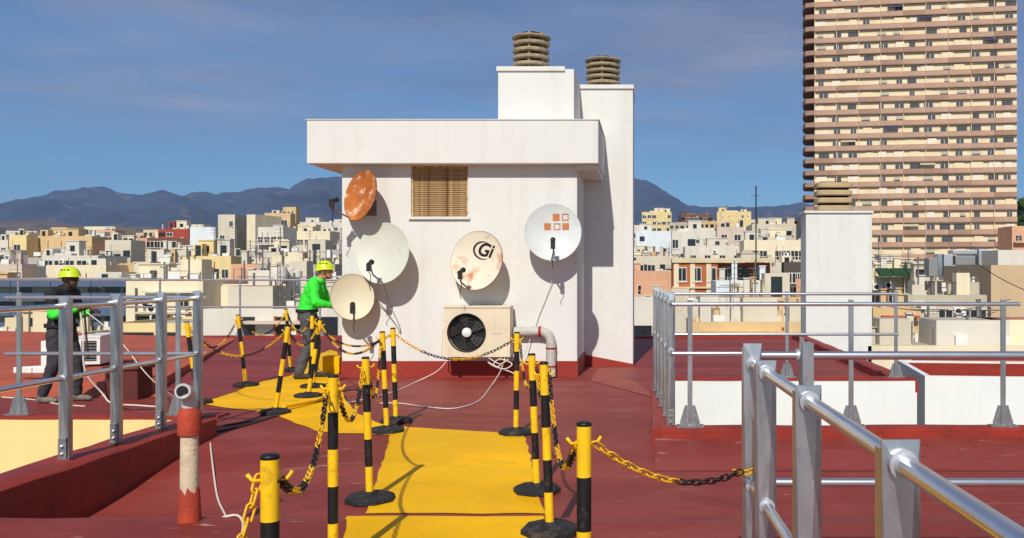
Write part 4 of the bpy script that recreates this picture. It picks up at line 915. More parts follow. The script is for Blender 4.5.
# ---- blue-grey banded block at far left
d_ = 58; s = d_ / F; zb = ground_h(d_) - 1
T = thing('banded_block', 'office block with blue grey horizontal bands behind the worker in black', 'building', ((-30 - PX) * s, d_, zb))
w1 = (131 - -30) * s; zt = H - (277 - PY) * s - zb; FOOT.append(((-30 - PX) * s, (131 - PX) * s, d_ - 1, d_ + 9))
g = MB(); g.box(0, w1, .9, 9, 0, zt - .1); g.build('walls', 'city_offwhite', T)
for j in range(6):
    z = zt - .62 - j * .94
    for k in range(4):
        x0, x1 = w1 * k / 4 + .02, w1 * (k + 1) / 4 - .02; g = MB(); g.box(x0, x1, 0, .12, z, z + .52); g.box(x0, x1, .12, .895, z, z + .12); g.build('band_panel', 'city_slate', T)
    rr = random.Random(j)
    for k in range(9):
        if rr.random() < .75: obj('window', WINS[rr.choice((0, 3, 3))], T, M=Matrix.Translation((w1 * (k + .5) / 9, .896, z - .40)) @ Matrix.Diagonal((1.0, 1, .36, 1)))
# ---- fill
GRP = 'town houses crowded below the mountains'
colnames = ['white', 'offwhite', 'cream', 'sand', 'tan', 'beige', 'pink', 'white', 'offwhite', 'cream', 'grey', 'peach', 'offwhite', 'stone', 'sand', 'cream']
words = {'white': 'white', 'offwhite': 'off white', 'cream': 'cream', 'sand': 'sand coloured', 'tan': 'tan', 'beige': 'beige', 'pink': 'pale pink', 'grey': 'grey', 'peach': 'peach', 'yellow': 'yellow', 'stone': 'stone coloured'}
nb = 0; rr = random.Random(21)
MARKS = [(30, 250, 'the ochre block'), (72, 275, 'the helmet of the person in black'), (120, 250, 'the white narrow house'), (168, 240, 'the red roofed penthouse'), (203, 238, 'the blank white cube'), (226, 230, 'the slim cream tower'), (251, 230, 'the thin blank tower'),
         (280, 222, 'the tan apartment tower'), (150, 268, 'the long tan wall'), (205, 268, 'the cream guest house'), (290, 275, 'the steel flues'), (322, 262, 'the helmet of the person in green'), (335, 235, 'the stair house corner'), (657, 218, 'the yellow tan tower block'), (696, 218, 'the brown roofed block'),
         (734, 218, 'the yellow blank tower'), (695, 242, 'the white apartment house'), (722, 275, 'the brick apartments'), (660, 290, 'the peach house'), (770, 260, 'the cream stacked houses'), (838, 250, 'the white ventilation shaft'), (895, 275, 'the green awnings'), (950, 262, 'the air ducts'), (1010, 280, 'the tan gable wall'), (1015, 225, 'the tree by the tower')]
USED = {}
def place_label(col, x, y, wide):
    mk = min(MARKS, key=lambda q: (q[0] - x) ** 2 + 3 * (q[1] - y) ** 2); dx_, dy_ = x - mk[0], y - mk[1]
    rel_ = ('just above' if dy_ < 0 else 'just below') if abs(dy_) * 1.7 > abs(dx_) else ('left of' if dx_ < 0 else 'right of')
    for q in ('', 'wide ' if wide else 'narrow ', 'plain ', 'low ', 'far ', 'small '):
        lab = '%s%s flat roofed house %s %s' % (q, col, rel_, mk[2])
        if lab not in USED: break
    USED[lab] = 1; return lab

def ytarget(x, d):
    y = lerp_tab([(60, 300), (80, 286), (110, 274), (150, 262), (220, 250), (320, 242), (450, 236), (600, 233), (800, 231), (1200, 229)], d)
    if x > 630: y -= lerp_tab([(60, 0), (150, 2), (300, 8), (700, 14), (1200, 14)], d)
    return y
d = 66.0
while d < 620:
    x = -50 + rr.uniform(-20, 0)
    while x < 1080:
        w = rr.uniform(5.5, 12.5) * (1 if d < 250 else 1.5); wp = w * F / d
        dd = d * rr.uniform(.97, 1.03); yt = ytarget(x, d) + rr.gauss(0, 5.5) * (1 if d > 120 else 1.3); cxx = x + wp / 2
        s = dd / F; fx0, fx1 = (x - PX) * s, (x + wp - PX) * s; dp = min(w, 14)
        hid = (345 < x and x + wp < 632) or (cxx > 862 and d < 230 and yt < 268)
        if 655 < x + wp and x < 785 and d < 104: hid = True
        if cxx > 862 and d > 215: hid = cxx < 1020
        if not hid and nb < 296 and clear_of(fx0 + .6, fx1 - .6, dd, dd + dp * .7):
            col = rr.choice(colnames); far = d > 300; n_c = max(2, int(w / 2.3))
            lab = place_label(words[col], cxx, yt + 4, w > 15)
            B(lab, x, x + wp, yt, dd, col, dep=dp, yaw=rr.uniform(-16, 16), step=2.85, win=(n_c, 4), wsize=(rr.uniform(1.1, 1.8), rr.uniform(1.2, 1.9)), wtop=rr.uniform(.4, 1.2), wk=rr.choice((0, 0, 1, 2, 3)), skip=.22,
              parapet=rr.choice((.3, .7, 1.0)), hut=rr.choice((0, 1, 1, 2)), ant=rr.choice((0, 1, 1)) if not far else 0, chim=rr.choice((0, 1, 3)), tank=rr.choice((0, 0, 1)), balc=rr.choice((0, 0, 1, 2)) if not far else 0,
              roof=rr.choice(('roof_deck', 'roof_grey', 'roof_grey')), group=GRP, small=far, seed=rr.randrange(10 ** 6)); nb += 1
        x += wp * rr.uniform(.75, 1.25)
    d *= 1.11 if d < 300 else 1.14
# the farthest roofs read as one mass
g = MB()
for k in range(2600):
    dd = rr.uniform(560, 1650) if k < 2000 else rr.uniform(1500, 2300); x = rr.uniform(-60, 1085); s = dd / F; X = (x - PX) * s; w = rr.uniform(7, 22); zb = ground_h(dd) - 2; hh = rr.choice((6, 8, 10, 13, 16)) * rr.uniform(.8, 1.2) + (6 if x > 630 else 0)
    if 350 < x < 625: continue
    m = rr.randrange(6); M = Matrix.Translation((X, dd, zb)) @ Matrix.Rotation(rr.uniform(-.5, .5), 4, 'Z'); g.box(-w / 2, w / 2, 0, rr.uniform(7, 14), 0, hh, m, M=M, top=rr.choice((m, 6, 7)))
    for q in range(rr.randrange(1, 5)):
        xx = rr.uniform(-w / 2 + 1, w / 2 - 1.5); zz = hh - rr.choice((2.6, 5.4)); g.box(xx, xx + 1.6, -.1, .1, zz, zz + 1.4, 8, M=M)
tag(g.build('far_houses', ['city_white', 'city_cream', 'city_sand', 'city_tan', 'city_peach', 'city_pink', 'roof_deck', 'roof_grey', 'win_glass']), 'mass of tiny pale houses along the foot of the hills', 'houses', kind='stuff')

# ---- the tall apartment tower
d_ = 222.0; th = R(-9)
T = thing('apartment_tower', 'tall apartment tower with brown balcony bands at the right', 'building', ((814.5 - PX) * d_ / F, d_, ground_h(d_) - 1), th)
Wt = 47.6; RD = .62; Dt = 13.5; fh = 2.96; z0 = 1.0; nf = 36
g = MB(); g.box(0.1, Wt, RD, Dt, 0, nf * fh + 1); g.build('walls', 'tower_wall', T)
FOOT.append((35, 92, 205, 245))
pm = []
NP = 9; pwid = Wt / NP
for mname in ('tower_brown', 'tower_brown_dark', 'tower_brown_light'):
    g = MB(); g.box(.03, pwid - .03, -.1, .06, 0, 1.02); g.box(0, pwid, -.06, .09, -.16, -.02); g.box(0.01, pwid - .01, -.13, .10, 1.02, 1.10); pm.append(g.mesh('balcony_panel', mname))
# rounded balcony ends on the left flank
g = MB(); q = [Vector((0, -.08, 0))] + [Vector((-2.2 + .7 * (1 - math.cos(R(a))) * 0 - .5 * math.sin(R(a)), .4 + 10.5 * a / 180, 0)) for a in range(0, 181, 20)] + [Vector((0, 11.4, 0))]
for a, b in zip(q, q[1:]):
    n = Vector((-(b - a).y, (b - a).x, 0)).normalized() * -.12
    g.face([a, b, b + Vector((0, 0, 1.08)), a + Vector((0, 0, 1.08))]); g.face([a - n, b - n, b - n + Vector((0, 0, 1.08)), a - n + Vector((0, 0, 1.08))]); g.face([a + Vector((0, 0, 1.08)), b + Vector((0, 0, 1.08)), b - n + Vector((0, 0, 1.08)), a - n + Vector((0, 0, 1.08))])
endp = g.mesh('balcony_end', 'tower_brown_dark')
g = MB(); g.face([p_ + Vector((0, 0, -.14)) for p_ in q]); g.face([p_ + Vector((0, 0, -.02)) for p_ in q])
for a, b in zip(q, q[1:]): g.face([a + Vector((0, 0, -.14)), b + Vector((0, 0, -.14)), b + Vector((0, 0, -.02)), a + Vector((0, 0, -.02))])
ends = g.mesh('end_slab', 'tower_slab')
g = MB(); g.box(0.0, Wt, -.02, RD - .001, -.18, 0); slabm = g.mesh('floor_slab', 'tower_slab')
g = MB(); g.box(-.07, .07, 0.1, RD - .001, 0, fh - .18); divm = g.mesh('balcony_divider', 'tower_wall')
g = MB(); g.box(-.5, .5, 0, .06, 0, 1); wallp = [g.mesh('wall_panel', 'tower_white'), g.mesh('wall_panel', 'tower_wall')]
g = MB(); g.rings([[(x, .5, 2.55), (x, -.7, 1.95), (x, -.72, 1.90), (x, .5, 2.49)] for x in (0, 3.6)]); awn = [g.mesh('awning', 'awning_blue'), g.mesh('awning', 'shutter')]
TW = [me.copy() for me in WINS]
for me in TW: me.materials[1] = MATS['tower_glass']
rr = random.Random(5); nw = 0
base = ground_h(d_) - 1
for f in range(nf):
    z = f * fh + z0; zz = z + base; vis = -4 < zz < 78
    if zz < -12: continue
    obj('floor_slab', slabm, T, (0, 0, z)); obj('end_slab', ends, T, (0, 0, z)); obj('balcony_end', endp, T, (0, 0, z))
    if not vis: 
        g = MB(); g.box(0, Wt, -.1, .06, z, z + 1.08); g.build('balcony_front', 'tower_brown', T); continue
    for k in range(NP): obj('balcony_panel', pm[rr.choice((0, 0, 0, 1, 2))], T, (k * pwid, 0, z))
    for k in range(NP):
        if rr.random() < .8: obj('balcony_divider', divm, T, (k * pwid + .07, 0, z))
    for k in range(13):
        x = (k + .5) * Wt / 13 + rr.uniform(-.5, .5); u = rr.random()
        if u < .58 and nw < 292:
            obj('window', TW[rr.choice((0, 0, 2, 3))], T, M=Matrix.Translation((x, RD - .004, z + .65)) @ Matrix.Diagonal((rr.uniform(1.3, 2.6), 1, 1.75, 1))); nw += 1
        elif u < .80: obj('wall_panel', wallp[rr.randrange(2)], T, M=Matrix.Translation((x, RD - .08 - .25 * rr.random(), z + .4)) @ Matrix.Diagonal((rr.uniform(1.6, 3.0), 1, 2.1, 1)))
    if rr.random() < .28: obj('awning', awn[rr.random() < .5], T, (rr.uniform(1, Wt - 5), -.1, z))
# ---- white shaft with louvred cowl
d_ = 24.0; s = d_ / F; x0, x1 = (806 - PX) * s, (872 - PX) * s; zt = H - (213 - PY) * s
T = thing('ventilation_shaft', 'tall plain white shaft with a square louvred cowl in front of the tower', 'chimney', (x0, d_, -24))
g = MB(); g.box(0, x1 - x0, 0, .85, 0, zt + 24); g.build('shaft', 'white_wall', T, bevel=.01)
g = MB(); g.box(-.05, x1 - x0 + .03, -.05, .90, zt + 24 + .001, zt + 24 + .06); g.build('shaft_cap', 'white_wall', T)
ca, cb = (818 - 806) * s, (854 - 806) * s; g = MB(); g.box(ca + .1, cb - .1,   .2, .65, zt + 24.06, zt + 24.86); g.build('flue', 'cowl_dark', T)
for k in range(4):
    g = MB(); z = zt + 24.07 + k * .205; xm, rx_ = (ca + cb) / 2, (cb - ca) / 2
    for zz in (0,): g.rings([[(xm + rx_ * q * math.copysign(abs(math.cos(R(t))) ** .35, math.cos(R(t))), .42 + .40 * q * math.copysign(abs(math.sin(R(t))) ** .35, math.sin(R(t))), z + h_) for t in range(5, 365, 15)] for q, h_ in ((.96, 0), (1, .02), (1, .12), (.95, .14))])
    g.build('louvre_ring', 'cowl_pale', T)
# ---- open topped white box and little things in the right light well
d_ = 13.4; s = d_ / F; x0 = (925 - PX) * s; zt = H - (376 - PY) * s; T = thing('walled_terrace', 'open topped white walled box with red lining below the right railing', 'wall', (x0, d_, -24), R(-6))
w_ = 2.6; g = MB(); g.box(0, w_, 0, .09, 0, zt + 24); g.box(0, .09, .09, 2.3, 0, zt + 24); g.box(w_ - .09, w_, .09, 2.3, 0, zt + 24); g.box(0, w_, 2.3, 2.4, 0, zt + 24); g.build('walls', 'patio_white', T)
g = MB(); g.box(.091, w_ - .091, 2.28, 2.299, zt + 23.2, zt + 23.97); g.box(.091, w_ - .091, .091, 2.28, zt + 23.1, zt + 23.2); g.build('red_lining', 'kerb_red', T)
# ---- stainless flues and tanks, lattice mast behind the far railing
for i, (x, y0, y1, lab) in enumerate(((290, 268, 326, 'shiny steel flue standing left of its pair behind the far railing'), (297.5, 270, 326, 'shiny steel flue standing right of its pair behind the far railing'))):
    p_ = P(x, 309, 33.5); T = thing('steel_flue', lab, 'flue', p_, 0, 'steel flues')
    hh = (309 - y0) * 33.5 / F
    g = MB(); g.lathe([(.11, -.2), (.11, hh * .45), (.13, hh * .45), (.13, hh * .5), (.11, hh * .5), (.11, hh * .8)], 14); g.build('pipe', 'steel', T, smooth=True)
    g = MB(); g.lathe([(.17, hh * .8), (.17, hh * .97), (.10, hh), (.01, hh)], 14); g.build('cap', 'tank', T, smooth=True)
p_ = P(279, 309, 33); T = thing('water_tank', 'white round water tank beside the steel flues', 'tank', p_)
g = MB(); g.lathe([(.30, (309 - 281) * 33 / F), (.30, (309 - 270) * 33 / F), (.26, (309 - 267.5) * 33 / F), (.01, (309 - 267) * 33 / F)], 18); g.build('tank', 'tank', T, smooth=True)
g = MB(); [g.box(a - .02, a + .02, b - .02, b + .02, -.1, (309 - 281) * 33 / F) for a in (-.2, .2) for b in (-.2, .2)]; g.build('tank_stand', 'antenna', T)
p_ = P(275, 340, 32); T = thing('lattice_mast', 'thin lattice mast with cross bracing left of the steel flues', 'mast', p_)
hh = (340 - 262) * 32 / F
for a, b in ((-.22, 0), (.22, 0), (0, .3)):
    g = MB(); g.tube([(a, b, 0), (a * .8, b * .8, hh)], .018, 5); g.build('mast_leg', 'antenna', T)
g = MB(); k = 0
while k * .35 < hh - .4:
    z = k * .35; g.tube([(-.22, 0, z), (.22, 0, z + .35)], .009, 4); g.tube([(.22, 0, z), (-.22, 0, z)], .009, 4); k += 1
g.build('bracing', 'antenna', T)
p_ = P(756, 240, 95); T = thing('radio_mast', 'thin dark pole rising above the roofs left of the tower', 'mast', (p_.x, 95, ground_h(95)))
g = MB(); g.tube([(0, 0, 0), (0, 0, H - (186 - PY) * 95 / F - ground_h(95))], .07, 6); g.build('pole', 'chain_black', T)
g = MB(); z = H - (196 - PY) * 95 / F - ground_h(95); g.box(-.5, .5, -.02, .02, z, z + .04); g.build('cross_arm', 'chain_black', T)
# metal air ducts
d_ = 63; s = d_ / F; p_ = P(940, 277, d_)
T = thing('air_ducts', 'silver boxy air ducts and plant on the white block before the tower', 'air duct', (p_.x, d_, p_.z))
for i, (a, b, y0, y1, m) in enumerate(((929, 938, 258, 277, 'grey_metal'), (938.5, 943, 254, 277, 'steel'), (944, 953, 254, 280, 'galv_light'), (953.5, 978, 250, 254, 'galv_light'), (979, 986, 249, 267, 'galv_light'), (956, 976, 256, 265, 'grey_metal'))):
    g = MB(); g.box((a - 940) * s, (b - 940) * s, 0.1 * (i % 2), 1.2, -(y1 - 277) * s, -(y0 - 277) * s); g.build('duct', m, T, bevel=.03)
d_ = 75; s = d_ / F; T = thing('green_awning', 'row of dark green awnings beneath the tower', 'awning', (P(878, 277, d_).x, d_, P(0, 277, d_).z - .0))
for k in range(4):
    g = MB(); a = k * 14.5 * s; b = a + 13.5 * s; g.rings([[(x, 0.9, .75), (x, -.6, .25), (x, -.6, .02), (x, .9, .55)] for x in (a, b)]); g.build('awning_bay', 'awning_green', T)
for k in range(5): g = MB(); g.box(k * 14.5 * s - .06, k * 14.5 * s, .8, .9, -3, .6); g.build('awning_post', 'antenna', T)
# hanging wires in front of the right houses
for i, (a, b, sag) in enumerate((((872, 302), (1010, 299), .9), ((872, 317), (995, 312), .7), ((975, 262), (1030, 292), .2))):
    A, Bq = P(*a, 30), P(*b, 30); g = MB(); g.tube([A.lerp(Bq, t / 14) - Vector((0, 0, sag * 4 * t / 14 * (1 - t / 14) * .4)) for t in range(15)], .014, 5)
    tag(g.build('wire', 'chain_black'), ('dark wire strung level behind the right railing, upper one', 'dark wire strung level behind the right railing, lower one', 'short dark wire slanting across the tan gable wall')[i], 'wire')
# ---- trees by the tower
def tree(label, x, yb, yt, d, rad, seed):
    r = random.Random(seed); s = d / F; zb = ground_h(d) - .5; top = H - (yt - PY) * s - zb; X = (x - PX) * s
    T = thing('street_tree', label, 'tree', (X, d, zb), 0, 'trees right of the tower')
    g = MB(); g.tube([(0, 0, 0), (.2, 0, top * .4), (.1, .1, top * .75)], .35, 8, r2=.12)
    for k in range(6): a = k * 1.05; g.tube([(.15, 0, top * (.4 + .05 * k)), (rad * .6 * math.cos(a), rad * .6 * math.sin(a), top * (.62 + .05 * k))], .12, 5, r2=.04)
    g.build('trunk', 'bark', T); g = MB()
    cl = [(Vector((r.gauss(0, rad * .42), r.gauss(0, rad * .42), top - rad * 1.0 + r.uniform(-rad * 1.3, rad * .6))), rad * r.uniform(.25, .45)) for _ in range(26)]
    for c, q in cl:
        for k in range(110):
            v = Vector((r.gauss(0, 1), r.gauss(0, 1), r.gauss(0, 1))).normalized() * q * r.uniform(.6, 1.05); p_ = c + v; u = Vector((r.gauss(0, 1), r.gauss(0, 1), r.gauss(0, 1))).normalized() * .30; w = u.orthogonal().normalized() * .18
            g.face([p_ - u, p_ - w, p_ + u, p_ + w])
    g.build('crown', 'plant_green', T)
tree('dark leafy tree directly right of the tower', 1017, 250, 196, 240, 3.4, 1)
tree('lower tree at the right picture edge beside the tower', 1023, 250, 212, 232, 3.0, 2)

# ------------------------------------------------------------------ workers
def capsules(name, parts, m, parent, vox=.012, smooth=4):
    """parts: (p0, r0, p1, r1) tapered limbs or (centre, (rx, ry, rz)) ellipsoids, fused into one skin"""
    g = MB()
    def sphere(c, r):
        rx, ry, rz = r if isinstance(r, tuple) else (r, r, r); rg = []
        for i in range(1, 8):
            t = math.pi * i / 8; rg.append([(c[0] + rx * math.sin(t) * math.cos(2 * math.pi * k / 12), c[1] + ry * math.sin(t) * math.sin(2 * math.pi * k / 12), c[2] - rz * math.cos(t)) for k in range(12)])
        g.rings(rg)
    for q in parts:
        if len(q) == 2: sphere(q[0], q[1])
        else:
            a, ra, b, rb = Vector(q[0]), q[1], Vector(q[2]), q[3]; sphere(a, ra); sphere(b, rb); g.tube([a, a.lerp(b, .5), b], ra, 12, r2=rb)
    o = g.build(name, m, parent, smooth=True, sharp=180)
    rm = o.modifiers.new('fuse', 'REMESH'); rm.mode = 'VOXEL'; rm.voxel_size = vox; rm.use_smooth_shade = True
    if smooth: s = o.modifiers.new('soft', 'SMOOTH'); s.iterations = smooth; s.factor = .5
    if name in ('jacket', 'trousers', 'vest'):
        tx = bpy.data.textures.get('folds') or bpy.data.textures.new('folds', 'CLOUDS'); tx.noise_scale = .09; tx.noise_depth = 3
        dm = o.modifiers.new('folds', 'DISPLACE'); dm.texture = tx; dm.strength = .035; dm.mid_level = .5; dm.texture_coords = 'LOCAL'
    return o
def worker(label, loc, rz, J, skin, shirt, trous, shoe, vest=None, scale=1.0):
    T = thing('person', label, 'person', loc, rz); T.scale = (scale,) * 3
    j = {k: Vector(v) for k, v in J.items()}; hd = j['head']
    B_ = []
    B_ += [(j['pelvis'], (.11, .14, .10)), (j['pelvis'], .11, j['chest'], .13), (j['chest'], (.11, .16, .14)), (j['chest'] + Vector((0, 0, .10)), .07, j['neck'], .055), (j['neck'], .052, hd + Vector((0, 0, -.07)), .052)]
    # head: skull, jaw, nose, brow, ears (faces +x)
    B_ += [(hd + Vector((-.008, 0, .02)), (.098, .077, .105)), (hd + Vector((.030, 0, -.055)), (.062, .056, .065)), (hd + Vector((.085, 0, .02)), .010, hd + Vector((.108, 0, -.022)), .013), (hd + Vector((.080, -.03, .035)), .012, hd + Vector((.080, .03, .035)), .012),
           (hd + Vector((.078, 0, -.06)), (.014, .026, .009)), (hd + Vector((-.005, .076, -.005)), (.016, .010, .030)), (hd + Vector((-.005, -.076, -.005)), (.016, .010, .030)), (hd + Vector((.075, 0, -.10)), (.018, .022, .014))]
    for s in 'lr':
        sh_, el, wr = j['sh_' + s], j['el_' + s], j['wr_' + s]; hp, kn, an = j['hip_' + s], j['kn_' + s], j['an_' + s]
        B_ += [(sh_, .055, el, .042), (el, .041, wr, .027), (hp, .085, kn, .056), (kn, .055, an, .038), (an + Vector((-.03, 0, -.05)), .035, an + Vector((.14, 0, -.06)), .028)]
        f = (wr - el).normalized(); side = f.cross(Vector((0, 0, 1))).normalized(); dn = side.cross(f).normalized(); sg = 1 if s == 'l' else -1
        palm = wr + f * .075; B_.append((wr, .026, palm, .030)); B_ += [(palm + side * .025, .018, palm - side * .025, .018)]
        for k, (off, ln) in enumerate(((-.030, .058), (-.010, .070), (.010, .074), (.030, .066))):
            b0 = palm + side * off + f * .012; b1 = b0 + f * ln * .55 - dn * .012; b2 = b1 + f * ln * .30 - dn * .030
            B_ += [(b0, .0095, b1, .009), (b1, .009, b2, .0075)]
        t0 = wr + f * .035 - side * .025 * sg; t1 = t0 - side * .028 * sg + f * .03; t2 = t1 + f * .035 - dn * .01; B_ += [(t0, .012, t1, .011), (t1, .011, t2, .009)]
    capsules('body', B_, skin, T, .0085, 3)
    for sy in (-1, 1):
        g = MB(); g.lathe([(.001, -.010), (.009, -.005), (.009, .005), (.001, .010)], 10, c=tuple(hd + Vector((.088, sy * .030, .012)))); g.build('eye', 'eye', T, smooth=True)
    S = [(j['pelvis'] + Vector((0, 0, .02)), (.135, .175, .13)), (j['pelvis'] + Vector((0, 0, .06)), .135, j['chest'], .15), (j['chest'], (.135, .195, .17)), (j['chest'] + Vector((0, 0, .13)), .085, j['neck'] + Vector((0, 0, -.02)), .068)]
    for s in 'lr':
        sh_, el, wr = j['sh_' + s], j['el_' + s], j['wr_' + s]; S += [(j['chest'] + Vector((0, 0, .10)), .09, sh_, .078), (sh_, .078, el, .060), (el, .062, el.lerp(wr, .88), .044)]
    capsules('jacket', S, shirt, T, .013, 4)
    L = [(j['pelvis'], (.135, .175, .12))]
    for s in 'lr':
        hp, kn, an = j['hip_' + s], j['kn_' + s], j['an_' + s]; L += [(j['pelvis'], .12, hp, .105), (hp, .108, kn, .078), (kn, .078, an + Vector((0, 0, .02)), .066)]
    capsules('trousers', L, trous, T, .013, 4)
    for s in 'lr':
        an = j['an_' + s]; capsules('boot', [(an + Vector((0, 0, .06)), .055, an + Vector((-.01, 0, -.03)), .055), (an + Vector((-.045, 0, -.055)), .042, an + Vector((.13, 0, -.058)), .038), (an + Vector((.165, 0, -.062)), (.045, .046, .034))], shoe, T, .010, 2)
    if vest:
        V = [(j['pelvis'] + Vector((0, 0, .0)), (.155, .19, .12)), (j['pelvis'] + Vector((0, 0, .05)), .155, j['chest'], .168), (j['chest'], (.152, .205, .185)), (j['chest'] + Vector((0, 0, .15)), .095, j['neck'] + Vector((0, 0, -.01)), .078)]
        for s in 'lr': V += [(j['chest'] + Vector((0, 0, .10)), .10, j['sh_' + s], .090), (j['sh_' + s], .090, j['sh_' + s].lerp(j['el_' + s], .55), .078)]
        capsules('vest', V, vest, T, .013, 4)
    # climbing helmet with brim ridge and vents
    hc = hd + Vector((-.006, 0, .045)); g = MB(); n = 24; rg = []
    for i, t in enumerate((88, 75, 60, 45, 30, 15, 4)):
        q = R(t); ring = []
        for k in range(n):
            a = 2 * math.pi * k / n; rx = .132 if math.cos(a) > 0 else .138; ring.append(Vector((hc.x + rx * math.sin(q) * math.cos(a), hc.y + .107 * math.sin(q) * math.sin(a), hc.z - .012 + .128 * math.cos(q) + (-.028 * max(0, -math.cos(a)) if t > 70 else 0))))
        rg.append(ring)
    lip = [Vector((hc.x + (p_.x - hc.x) * 1.10, hc.y + (p_.y - hc.y) * 1.07, p_.z - .012)) for p_ in rg[0]]
    g.rings([lip] + rg); hm = g.build('helmet', 'helmet_lime', T, smooth=True, sharp=60)
    for sy in (-1, 1):
        for k in range(3):
            g = MB(); a = R(62 - k * 24); c = Vector((hc.x - .05 + .045 * k, hc.y + sy * .107 * math.sin(R(52)), hc.z + .128 * math.cos(R(52)) - .008)); g.lathe([(.001, -.005), (.014, -.003), (.014, .004), (.001, .006)], 8, c=tuple(c)); g.build('vent', 'dark_plastic', hm)
        g = MB(); g.tube([hd + Vector((.0, sy * .088, .03)), hd + Vector((.02, sy * .075, -.05)), hd + Vector((.05, sy * .03, -.115))], .006, 5); g.build('chin_strap', 'dark_plastic', hm)
    # harness belt and leg loops
    pz = j['pelvis'] + Vector((0, 0, .05)); g = MB(); w_ = .02 if vest else 0
    g.rings([[pz + Vector(((.150 + w_) * math.cos(2 * math.pi * k / 20) * q, (.188 + w_) * math.sin(2 * math.pi * k / 20) * q, z)) for k in range(20)] for q, z in ((1.0, -.025), (1.03, -.02), (1.03, .02), (1.0, .025))], cap=False); g.build('belt', 'vest_black', T, smooth=True)
    return T
# worker in green beside the small dish (faces right)
w2 = G(318, 378); JW2 = dict(pelvis=(-.04, 0, .93), chest=(.06, 0, 1.26), neck=(.15, 0, 1.45), head=(.215, 0, 1.555), sh_l=(.10, .18, 1.37), el_l=(.20, .22, 1.12), wr_l=(.38, .13, 1.10), sh_r=(.10, -.18, 1.37), el_r=(.13, -.24, 1.11), wr_r=(.35, -.15, 1.06),
          hip_l=(-.02, .10, .90), kn_l=(.05, .11, .50), an_l=(.02, .12, .095), hip_r=(-.02, -.10, .90), kn_r=(.02, -.11, .50), an_r=(-.12, -.12, .095))
worker('person in a bright green jacket and lime helmet reaching to the small dish', (w2.x - .10, w2.y - .05, .006), R(8), JW2, 'skin_mid', 'hi_green', 'trouser_grey', 'shoe_dark', scale=1.0)
w1 = G(72, 402); JW1 = dict(pelvis=(-.02, 0, .93), chest=(.0, 0, 1.26), neck=(.05, 0, 1.46), head=(.10, 0, 1.575), sh_l=(.0, .18, 1.37), el_l=(.02, .24, 1.10), wr_l=(.30, .12, 1.15), sh_r=(.0, -.18, 1.37), el_r=(.06, -.25, 1.12), wr_r=(.33, -.16, 1.19),
          hip_l=(-.02, .10, .90), kn_l=(.10, .11, .50), an_l=(.10, .12, .095), hip_r=(-.02, -.10, .90), kn_r=(-.03, -.11, .50), an_r=(-.18, -.12, .095))
worker('person in black vest with green sleeves and lime helmet holding a rope', (w1.x - .11, w1.y, .004), R(-4), JW1, 'skin_dark', 'hi_green', 'trouser', 'shoe', vest='vest_black', scale=.93)

# ------------------------------------------------------------------ small things on the roof
p_ = Vector(((189.5 - PX) * (H - .06) / (513 - PY), (H - .06) * F / (513 - PY) - .0, .06)); p_.y = min(p_.y, 5.40); p_.x = (189.5 - PX) * p_.y / F
T = thing('vent_pipe', 'beige vent pipe with red collar and white elbow beside the left kerb', 'vent pipe', p_); sc = F / p_.y; zz = lambda y: (513 - y) / sc
g = MB(); g.lathe([(.054, -.02), (.052, zz(455)), (.050, zz(427))], 20); g.build('shaft', 'pipe_beige', T, smooth=True)
g = MB(); rg = []
for q, (r_, z) in enumerate(((.068, -.02), (.062, zz(500)), (.058, zz(487)), (.0525, zz(482)))): rg.append([Vector((r_ * math.cos(2 * math.pi * k / 24), r_ * math.sin(2 * math.pi * k / 24), z + (.02 * math.sin(k * 1.7) + .012 * math.sin(k * 3.1) if q > 1 else 0))) for k in range(24)])
g.rings(rg); g.build('painted_foot', 'pipe_red', T, smooth=True)
g = MB(); g.lathe([(.05, zz(428)), (.066, zz(427)), (.068, zz(408)), (.060, zz(403)), (.045, zz(400))], 20); g.build('collar', 'pipe_red', T, smooth=True)
g = MB(); g.tube([(0, 0, zz(402)), (0, 0, zz(393)), (0.0, -.015, zz(387)), (0.005, -.05, zz(383)), (.01, -.10, zz(382))], .042, 18); g.build('elbow', 'pvc', T, smooth=True)
g = MB(); g.tube([(.010, -.101, zz(382)), (.0103, -.103, zz(382))], .034, 18); g.build('elbow_mouth', 'ac_dark', T)
g = MB(); g.tube([(0.008, -.085, zz(382)), (.0095, -.098, zz(382))], .047, 18); g.build('elbow_rim', 'pvc', T, smooth=True)
# air conditioners, blocks and a dark chimney block on the terrace behind the worker in black
def grille_unit(label, x, y, rz, w, h, dp):
    T = thing('air_conditioner', label, 'air conditioner', (x, y, .155), rz)
    g = MB(); e = .045; g.box(-w / 2, w / 2, .02, dp, 0, h); g.box(-w / 2, -w / 2 + e, 0, .02, 0, h); g.box(w / 2 - e, w / 2, 0, .02, 0, h); g.box(-w / 2 + e, w / 2 - e, 0, .02, 0, e); g.box(-w / 2 + e, w / 2 - e, 0, .02, h - e, h); g.build('casing', 'ac_white', T)
    g = MB(); g.box(-w / 2 + e, w / 2 - e, .012, .019, e, h - e); g.build('grille_well', 'ac_dark', T)
    for k in range(7): z = e + (h - 2 * e) * (k + .5) / 7; g = MB(); g.box(-w / 2 + e, w / 2 - e, .004, .012, z - .006, z + .006); g.build('grille_bar', 'grey_metal', T)
    g = MB(); g.box(-w / 2 - .01, w / 2 + .01, -.01, dp + .01, h + .001, h + .03); g.build('lid', 'ac_white', T)
grille_unit('white air conditioner with a dark grille behind the worker in black', P(89, 0, 13.6).x, 13.6, R(12), .30, .40, .42)
grille_unit('second white air conditioner half hidden at the right of the first', P(104, 0, 14.0).x, 14.0, R(28), .26, .40, .40)
